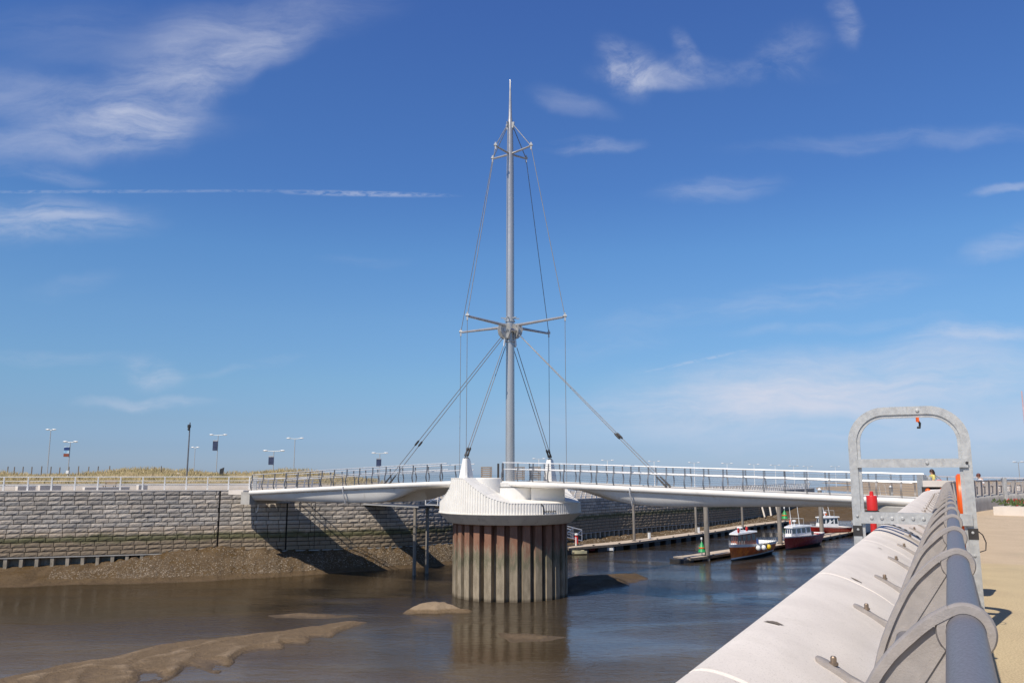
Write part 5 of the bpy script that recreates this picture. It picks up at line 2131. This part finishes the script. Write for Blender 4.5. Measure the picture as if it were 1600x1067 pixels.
def sweep_band(outer, inner, y0, y1, mat, name, parent):
    mb = MB()
    rings = [[rail_at(SG + y0, *o), rail_at(SG + y1, *o), rail_at(SG + y1, *i), rail_at(SG + y0, *i)] for o, i in zip(outer, inner)]
    mb.loft(rings, True, True, True)
    return mb.build(name, mat, parent, smooth=40)


DL, DR, ZTP = -1.0, .235, .745
o1 = hoop_path(DL, DR, ZTP, .40, -3.2, -1.645)
i1 = hoop_path(DL + .09, DR - .09, ZTP - .09, .31, -3.2, -1.645)
frame = sweep_band(o1, i1, -.05, -.03, M['galv'], 'hoop_frame', hp)
o2 = hoop_path(DL + .0905, DR - .0905, ZTP - .0905, .3095, -3.2, -1.645)
i2 = hoop_path(DL + .125, DR - .125, ZTP - .125, .275, -3.2, -1.645)
sweep_band(o2, i2, -.036, .0, M['galv'], 'inner_flange', frame)
o3 = hoop_path(DL + .002, DR - .002, ZTP - .002, .398, -3.2, -1.645)
i3 = hoop_path(DL + .02, DR - .02, ZTP - .02, .38, -3.2, -1.645)
sweep_band(o3, i3, -.03, .06, M['galv'], 'outer_flange', frame)


def crossbar(z0, z1, name):
    mb = MB()
    a, b = DL + .085, DR - .04
    for (y0, y1, za, zb) in ((-.075, -.0505, z0, z1), (-.0505, .03, z1 - .012, z1 - .001), (-.0505, .03, z0 + .001, z0 + .012)):
        rings = [[rail_at(SG + y0, d, za), rail_at(SG + y1, d, za), rail_at(SG + y1, d, zb), rail_at(SG + y0, d, zb)] for d in (a, b)]
        mb.loft(rings, True, True, True)
    return mb.build(name, M['galv'], hp)


mid = crossbar(.07, .165, 'crossbar')
low = crossbar(-.548, -.425, 'crossbar')


def stud(d, z, y, r, parent, mat='galv'):
    mb = MB()
    n = 10
    rings = []
    for rr, e in ((r, 0), (r, -.008), (r * .6, -.014)):
        c = rail_at(SG + y + e, d, z)
        ax = rail_at(SG + y + e, d + .01, z) - c
        ax.normalize()
        rings.append([c + ax * rr * math.cos(2 * math.pi * k / n) + Vector((0, 0, 1)) * rr * math.sin(2 * math.pi * k / n) for k in range(n)])
    mb.loft(rings, True, True, True)
    mb.build('stud', M[mat], parent)


for k in range(9):
    stud(DL + .2 + k * .105, -.487, -.075, .019, low)
stud(-.2, .118, -.075, .018, mid)
stud(DR - .05, .118, -.075, .016, mid, 'dark_steel')
for d in (DL + .05, DR - .05):
    for z in (-.47, -.62, -.86):
        stud(d, z, -.05, .015, frame)
stud(-.26, ZTP - .05, -.05, .02, frame)
for d0, d1 in ((DL - .004, DL + .094), (DR - .094, DR + .004)):
    mb = MB()
    rings = [[rail_at(SG + y0, d, z) for y0, d in ((-.054, d0), (-.054, d1), (-.026, d1), (-.026, d0))] for z in (-.69, -.575)]
    mb.loft(rings, True, True, True)
    mb.build('dark_sleeve', M['dark_steel'], frame)
mb = MB()
h0 = rail_at(SG - .02, -.26, ZTP - .15)
mb.tube([h0 + Vector((0, 0, .05)), h0 + Vector((0, 0, -.01)), h0 + Vector((.02, 0, -.04)), h0 + Vector((.012, 0, -.09)), h0 + Vector((-.012, 0, -.085))], .013, 8)
mb.build('hook', M['black'], hp)
mb = MB()
mb.box((h0.x - .015, h0.y - .02, h0.z + .0), (.022, .03, .05))
mb.build('hook_latch', M['orange'], hp)
# loop of cord by the right leg
c0 = rail_at(SG, DR, 0)
mb = MB()
mb.tube([c0 + Vector((-.02, -.03, -.60)), c0 + Vector((.03, -.03, -.64)), c0 + Vector((.06, -.03, -.72)), c0 + Vector((.05, -.03, -.80)), c0 + Vector((-.02, -.03, -.82))], .006, 6)
mb.build('wire_loop', M['dark_steel'], hp)

# ---------------------------------------------------------------- lifebuoy housing behind the hoop
SLB = S0 + 11.3 / .884
lb = thing('lifebuoy', 'bright orange lifebuoy seen edge on behind the right leg of the hoop', 'lifebuoy', rail_at(SLB, .07, -1.65)[:])
mb = MB()
rings = []
n = 32
for e, k in ((-.05, .88), (-.062, .93), (-.04, 1), (.04, 1), (.062, .93), (.05, .88)):
    rings.append([rail_at(SLB + .30 * k * math.sin(2 * math.pi * j / n), .145 + e, -.37 + .37 * k * math.cos(2 * math.pi * j / n)) for j in range(n)])
mb.loft(rings, True, True, True)
mb.build('ring_body', M['orange'], lb, smooth=40)
mb = MB()
p = rail_at(SLB + .05, .215, 0)
mb.box((p.x, p.y, EYE - .17), (.03, .14, .26), -RAIL_AZ)
mb.build('grab_strap', M['dark_steel'], lb)
mb = MB()
p = rail_at(SLB + .12, .15, 0)
mb.tube([(p.x, p.y, EYE - 1.65), (p.x, p.y, EYE - .5)], .03, 10)
mb.build('post', M['red'], lb)

# ---------------------------------------------------------------- red can marker outside the wall
RM = S0 + 12.3 / .884
c = rail_at(RM, -1.06, 0)
rm = thing('can_marker', 'red can topmark on a red pole standing outside the parapet', 'marker', (c.x, c.y, EYE - 3))
mb = MB(); mb.tube([(c.x + .01, c.y, EYE - 3.6), (c.x, c.y, EYE - .5)], .047, 14); mb.build('pole', M['red'], rm)
mb = MB(); mb.lathe((c.x, c.y, EYE), [(.078, -.545), (.078, -.335), (.074, -.325)], 24); mb.build('can_topmark', M['red'], rm, smooth=30)
mb = MB(); mb.lathe((c.x, c.y, EYE), [(.03, -.33), (.03, -.295), (.026, -.265), (.01, -.26)], 12); mb.build('lamp', M['red'], rm)
mb = MB(); mb.lathe((c.x, c.y, EYE), [(.095, -.565), (.095, -.548)], 20); mb.box((c.x, c.y, EYE - .59), (.06, .06, .05)); mb.build('base_flange', M['dark_steel'], rm)

# =================================================================== NEAR ABUTMENT AND APPROACH (right)
na_ = thing('bridge_landing', 'concrete landing beam and grey end post where the right span meets the promenade', 'abutment', at(1465, 775, 44)[:])
a, b = at(1446, 756, 44), at(1500, 756, 43)
mb = MB(); mb.bar((a.x, a.y, EYE - .50), (b.x, b.y, EYE - .50), 1.2, .32); mb.build('landing_beam', M['concrete_pale'], na_)
mb = MB(); mb.bar((a.x + .1, a.y + .5, EYE - .98), (b.x, b.y + .5, EYE - .98), .5, .62); mb.build('gap_shade', M['dark_steel'], na_)  # dark bar stands in for the shade in the gap under the beam
mb = MB(); a2, b2 = at(1450, 767, 43.4), at(1473, 766, 43); mb.tube([a2, b2], .07, 10); mb.build('hydraulic_ram', M['boat_white'], na_)
mb = MB()
for p in (a2, b2):
    mb.sphere(p, .14, 10, 6)
mb.build('ram_end', M['orange'], na_)
p = at(1441, 760, 45.5)
mb = MB(); mb.box((p.x, p.y, EYE - .62), (.32, .4, 1.15), .4, .02); mb.build('end_post', M['galv'], na_)
mb = MB(); mb.lathe((p.x + .42, p.y, EYE - .28), [(.02, .14), (.12, .1), (.14, 0), (.12, -.1), (.02, -.14)], 12); mb.build('lamp_globe', M['galv'], na_)
p = at(1436, 785, 47); q_ = at(1500, 790, 46)
mb = MB(); mb.box((p.x + 1.9, p.y + 1.2, 3.6), (4.2, 6.0, 7.3), .45, .05); mb.build('foundation', M['concrete'], na_)

ar = thing('approach_railing', 'long pale railing on the bridge approach behind the two walkers', 'railing', at(1450, 760, 51)[:])
P_ = [at(1436, 744, 50.5), at(1480, 745.3, 51), at(1530, 747, 51), at(1600, 750, 50.5), at(1660, 753, 50)]
mb = MB(); mb.tube([(p.x, p.y, EYE - .12 - .18 * i / 4) for i, p in enumerate(P_)], .045, 8)
for dz in (.42, .62, .82):
    mb.tube([(p.x, p.y, EYE - .12 - .18 * i / 4 - dz) for i, p in enumerate(P_)], .015, 5)
mb.build('rails', M['rail_light'], ar)
fp = None
for k in range(9):
    f = k / 8 * 4
    i = min(3, int(f)); e = f - i
    p = P_[i].lerp(P_[i + 1], e)
    loc = Vector((p.x, p.y, EYE - .12 - .18 * f / 4)) - WORLD[ar.name]
    if fp is None:
        mb = MB(); mb.bar((0, 0, -1.35), (0, 0, 0), .05, .05); fp = mb.build('post', M['rail_dark'], ar, local=True); fp.location = loc
    else:
        copy_part(fp, ar, loc)

# gate and bar railing at the right edge
gr = thing('bar_railing', 'grey vertical bar railing with a stout end post behind the planter', 'railing', at(1585, 785, 40)[:])
a, b = at(1571, 770, 40.5), at(1660, 770, 40.5)
mb = MB(); mb.box((a.x, a.y, EYE - .82), (.16, .16, 1.3), 0, .02); mb.build('end_post', M['galv'], gr)
mb = MB()
for z in (-.38, -1.35):
    mb.tube([(a.x, a.y, EYE + z), (b.x, b.y, EYE + z)], .03, 6)
n = int((b.x - a.x) / .16)
for k in range(1, n):
    x = a.x + (b.x - a.x) * k / n
    mb.tube([(x, a.y, EYE - 1.35), (x, a.y, EYE - .38)], .012, 5)
mb.build('bars', M['galv'], gr)
pl = thing('planter', 'low pale concrete planter with red flowers at the right edge of the promenade', 'planter', at(1590, 800, 33)[:])
a, b = at(1564, 800, 35.0), at(1690, 800, 33.0)
mb = MB(); mb.bar((a.x, a.y, PROM_Z + .16), (b.x, b.y, PROM_Z + .16), 2.0, .36); mb.build('trough', M['concrete_pale'], pl)
lf, fl_ = MB(), MB()
for k in range(420):
    f = R.random() * .98 + .01
    x = a.x + (b.x - a.x) * f; y = a.y + (b.y - a.y) * f + R.uniform(-.8, .8); z = PROM_Z + .34 + R.random() * .22
    an = R.random() * 6.28; r_ = R.uniform(.04, .09)
    tgt = fl_ if R.random() < .35 and f > .12 else lf
    tgt.add([(x - r_ * math.cos(an), y - r_ * math.sin(an), z), (x + r_ * math.cos(an), y + r_ * math.sin(an), z + R.uniform(-.04, .04)), (x + R.uniform(-.05, .05), y, z + r_ * 1.7)], [(0, 1, 2)])
props(lf.build('foliage', M['leaf'], pl, smooth=0), kind='stuff'); props(fl_.build('flowers', M['flower'], pl, smooth=0), kind='stuff')


# =================================================================== PEOPLE
def person(label, base, face, height, joints, shirt, hair_m, hair_kind):
    """joints in metres for a 1.7 m figure, x = forward, y = left"""
    k = height / 1.7
    t = thing('person', label, 'person', base, face)
    V = {n: Vector(p) * k for n, p in joints.items()}
    rad = {'pelvis': .15, 'waist': .125, 'chest': .16, 'neck0': .085, 'neck': .055, 'head0': .075, 'head': .098, 'crown': .075, 'shl': .075, 'shr': .075, 'ell': .045, 'elr': .045, 'wrl': .032, 'wrr': .032,
           'hal': .035, 'har': .035, 'hpl': .10, 'hpr': .10, 'knl': .065, 'knr': .065, 'anl': .045, 'anr': .045, 'tol': .04, 'tor': .04}
    ed = [('pelvis', 'waist'), ('waist', 'chest'), ('chest', 'neck0'), ('neck0', 'neck'), ('neck', 'head0'), ('head0', 'head'), ('head', 'crown'), ('chest', 'shl'), ('shl', 'ell'), ('ell', 'wrl'), ('wrl', 'hal'),
          ('chest', 'shr'), ('shr', 'elr'), ('elr', 'wrr'), ('wrr', 'har'), ('pelvis', 'hpl'), ('hpl', 'knl'), ('knl', 'anl'), ('anl', 'tol'), ('pelvis', 'hpr'), ('hpr', 'knr'), ('knr', 'anr'), ('anr', 'tor')]
    names = list(joints)

    def skin(nm, use, edges, grow, mat, sub=2):
        me = bpy.data.meshes.new(nm)
        ids = {n: i for i, n in enumerate(use)}
        me.from_pydata([V[n] for n in use], [(ids[a], ids[b]) for a, b in edges if a in ids and b in ids], [])
        o = bpy.data.objects.new(nm, me)
        COL.objects.link(o); o.parent = t
        md = o.modifiers.new('skin', 'SKIN'); md.use_smooth_shade = True
        for i, n in enumerate(use):
            r = rad[n] * k + grow
            me.skin_vertices[0].data[i].radius = (r, r)
        me.skin_vertices[0].data[0].use_root = True
        s = o.modifiers.new('sub', 'SUBSURF'); s.levels = sub; s.render_levels = sub
        me.materials.append(mat)
        return o
    skin('body', names, ed, 0, M['skin'])
    skin('top', ['pelvis', 'waist', 'chest', 'neck0', 'shl', 'shr', 'ell', 'elr'], ed, .016, shirt)
    skin('trousers', ['pelvis', 'hpl', 'hpr', 'knl', 'knr', 'anl', 'anr'], ed, .012, M['denim'])
    h = V['head']; f = (V['head'] - V['head0']); fw = Vector((1, 0, 0))
    mb = MB()
    mb.sphere(h + Vector((-.028, 0, .025)) * k, .115 * k, 14, 10, (1.02, .92, 1.05))
    if hair_kind == 'long':
        mb.tube([h + Vector((-.06, 0, .05)) * k, h + Vector((-.10, 0, -.06)) * k, h + Vector((-.12, 0, -.20)) * k, h + Vector((-.13, 0, -.30)) * k], [.09 * k, .095 * k, .075 * k, .03 * k], 10)
    mb.build('hair', hair_m, t, local=True)
    # face: nose, eyes, mouth, ears
    mb = MB(); mb.sphere(h + Vector((.10, 0, -.02)) * k, .018 * k, 8, 6, (1, .8, 1.3))
    for s in (-1, 1):
        mb.sphere(h + Vector((0, s * .092, -.01)) * k, .024 * k, 8, 6, (.7, .4, 1.1))
    mb.build('face_features', M['skin'], t, local=True)
    mb = MB()
    for s in (-1, 1):
        mb.sphere(h + Vector((.088, s * .034, .012)) * k, .011 * k, 8, 6)
    mb.build('eyes', M['black'], t, local=True)
    mb = MB(); mb.sphere(h + Vector((.088, 0, -.058)) * k, .02 * k, 8, 6, (.5, 1.2, .4)); mb.build('mouth', M['flower'], t, local=True)
    for s, hn, wn_ in ((1, 'hal', 'wrl'), (-1, 'har', 'wrr')):
        d = (V[hn] - V[wn_]).normalized()
        side = Vector((0, 0, 1)).cross(d).normalized()
        up = d.cross(side)
        mb = MB()
        for j in range(4):
            b = V[hn] + side * (j - 1.5) * .018 * k
            L = (.062, .072, .068, .055)[j] * k
            mb.tube([b, b + d * L * .5, b + d * L * .85 - up * .015 * k], [.009 * k, .0085 * k, .007 * k], 6)
        b = V[hn] - d * .02 * k + side * s * .03 * k
        mb.tube([b, b + side * s * .025 * k + d * .03 * k, b + side * s * .028 * k + d * .055 * k], [.011 * k, .010 * k, .008 * k], 6)
        mb.build('fingers', M['skin'], t, local=True)


stand = {'pelvis': (0, 0, .92), 'waist': (.01, 0, 1.08), 'chest': (.0, 0, 1.27), 'neck0': (.0, 0, 1.40), 'neck': (.02, 0, 1.46), 'head0': (.035, 0, 1.52), 'head': (.04, 0, 1.59), 'crown': (.03, 0, 1.65),
         'shl': (0, .17, 1.36), 'shr': (0, -.17, 1.36), 'ell': (.02, .23, 1.10), 'elr': (.02, -.23, 1.10), 'wrl': (.25, .16, 1.10), 'wrr': (.25, -.16, 1.08), 'hal': (.31, .13, 1.11), 'har': (.31, -.13, 1.09),
         'hpl': (0, .09, .86), 'hpr': (0, -.09, .86), 'knl': (.10, .10, .48), 'knr': (-.04, -.10, .48), 'anl': (.10, .10, .08), 'anr': (-.20, -.10, .10), 'tol': (.22, .11, .03), 'tor': (-.08, -.11, .03)}
lean = dict(stand)
for n in ('waist', 'chest', 'neck0', 'neck', 'head0', 'head', 'crown', 'shl', 'shr', 'ell', 'elr', 'wrl', 'wrr', 'hal', 'har'):
    x, y, z = stand[n]
    lean[n] = (x + (z - .92) * .32, y, z - (z - .92) * .06)
pA = at(1456, 733.5, 46.5)
person('woman with long dark hair and pale yellow top walking on the bridge approach', (pA.x, 46.5, pA.z - 1.68), math.radians(178), 1.68, stand, M['shirt_yellow'], M['hair'], 'long')
pB = at(1535, 740, 47.5)
person('man with short red brown hair and white shirt leaning forward on the approach', (pB.x, 47.5, pB.z - 1.66), math.radians(178), 1.70, lean, M['shirt_white'], M['hair_red'], 'short')
# bag carried by the woman
t = thing('shoulder_bag', 'pink bag at the waist of the woman in yellow', 'bag', (pA.x + .3, 46.4, EYE - .6))
mb = MB(); mb.box((pA.x + .28, 46.35, EYE - .42), (.3, .14, .24), .1, .04); mb.build('bag', simple('pink_cloth', (.65, .25, .25)), t)
mb = MB(); mb.tube([(pA.x + .16, 46.35, EYE - .3), (pA.x + .1, 46.4, EYE - .08), (pA.x + .12, 46.5, EYE - .02), (pA.x + .38, 46.35, EYE - .3)], .015, 6); mb.build('strap', M['dark_wood'], t)
# pole at the very right edge
p = at(1599, 640, 60)
t = thing('flag_pole', 'slim pale pink pole cut by the right edge of the view', 'pole', (p.x, 60, 7.5))
mb = MB(); mb.tube([(p.x, 60, 7.4), (p.x, 60, at(1599, 611, 60).z)], [.07, .04], 8); mb.build('shaft', simple('faded_pink', (.62, .42, .42)), t)
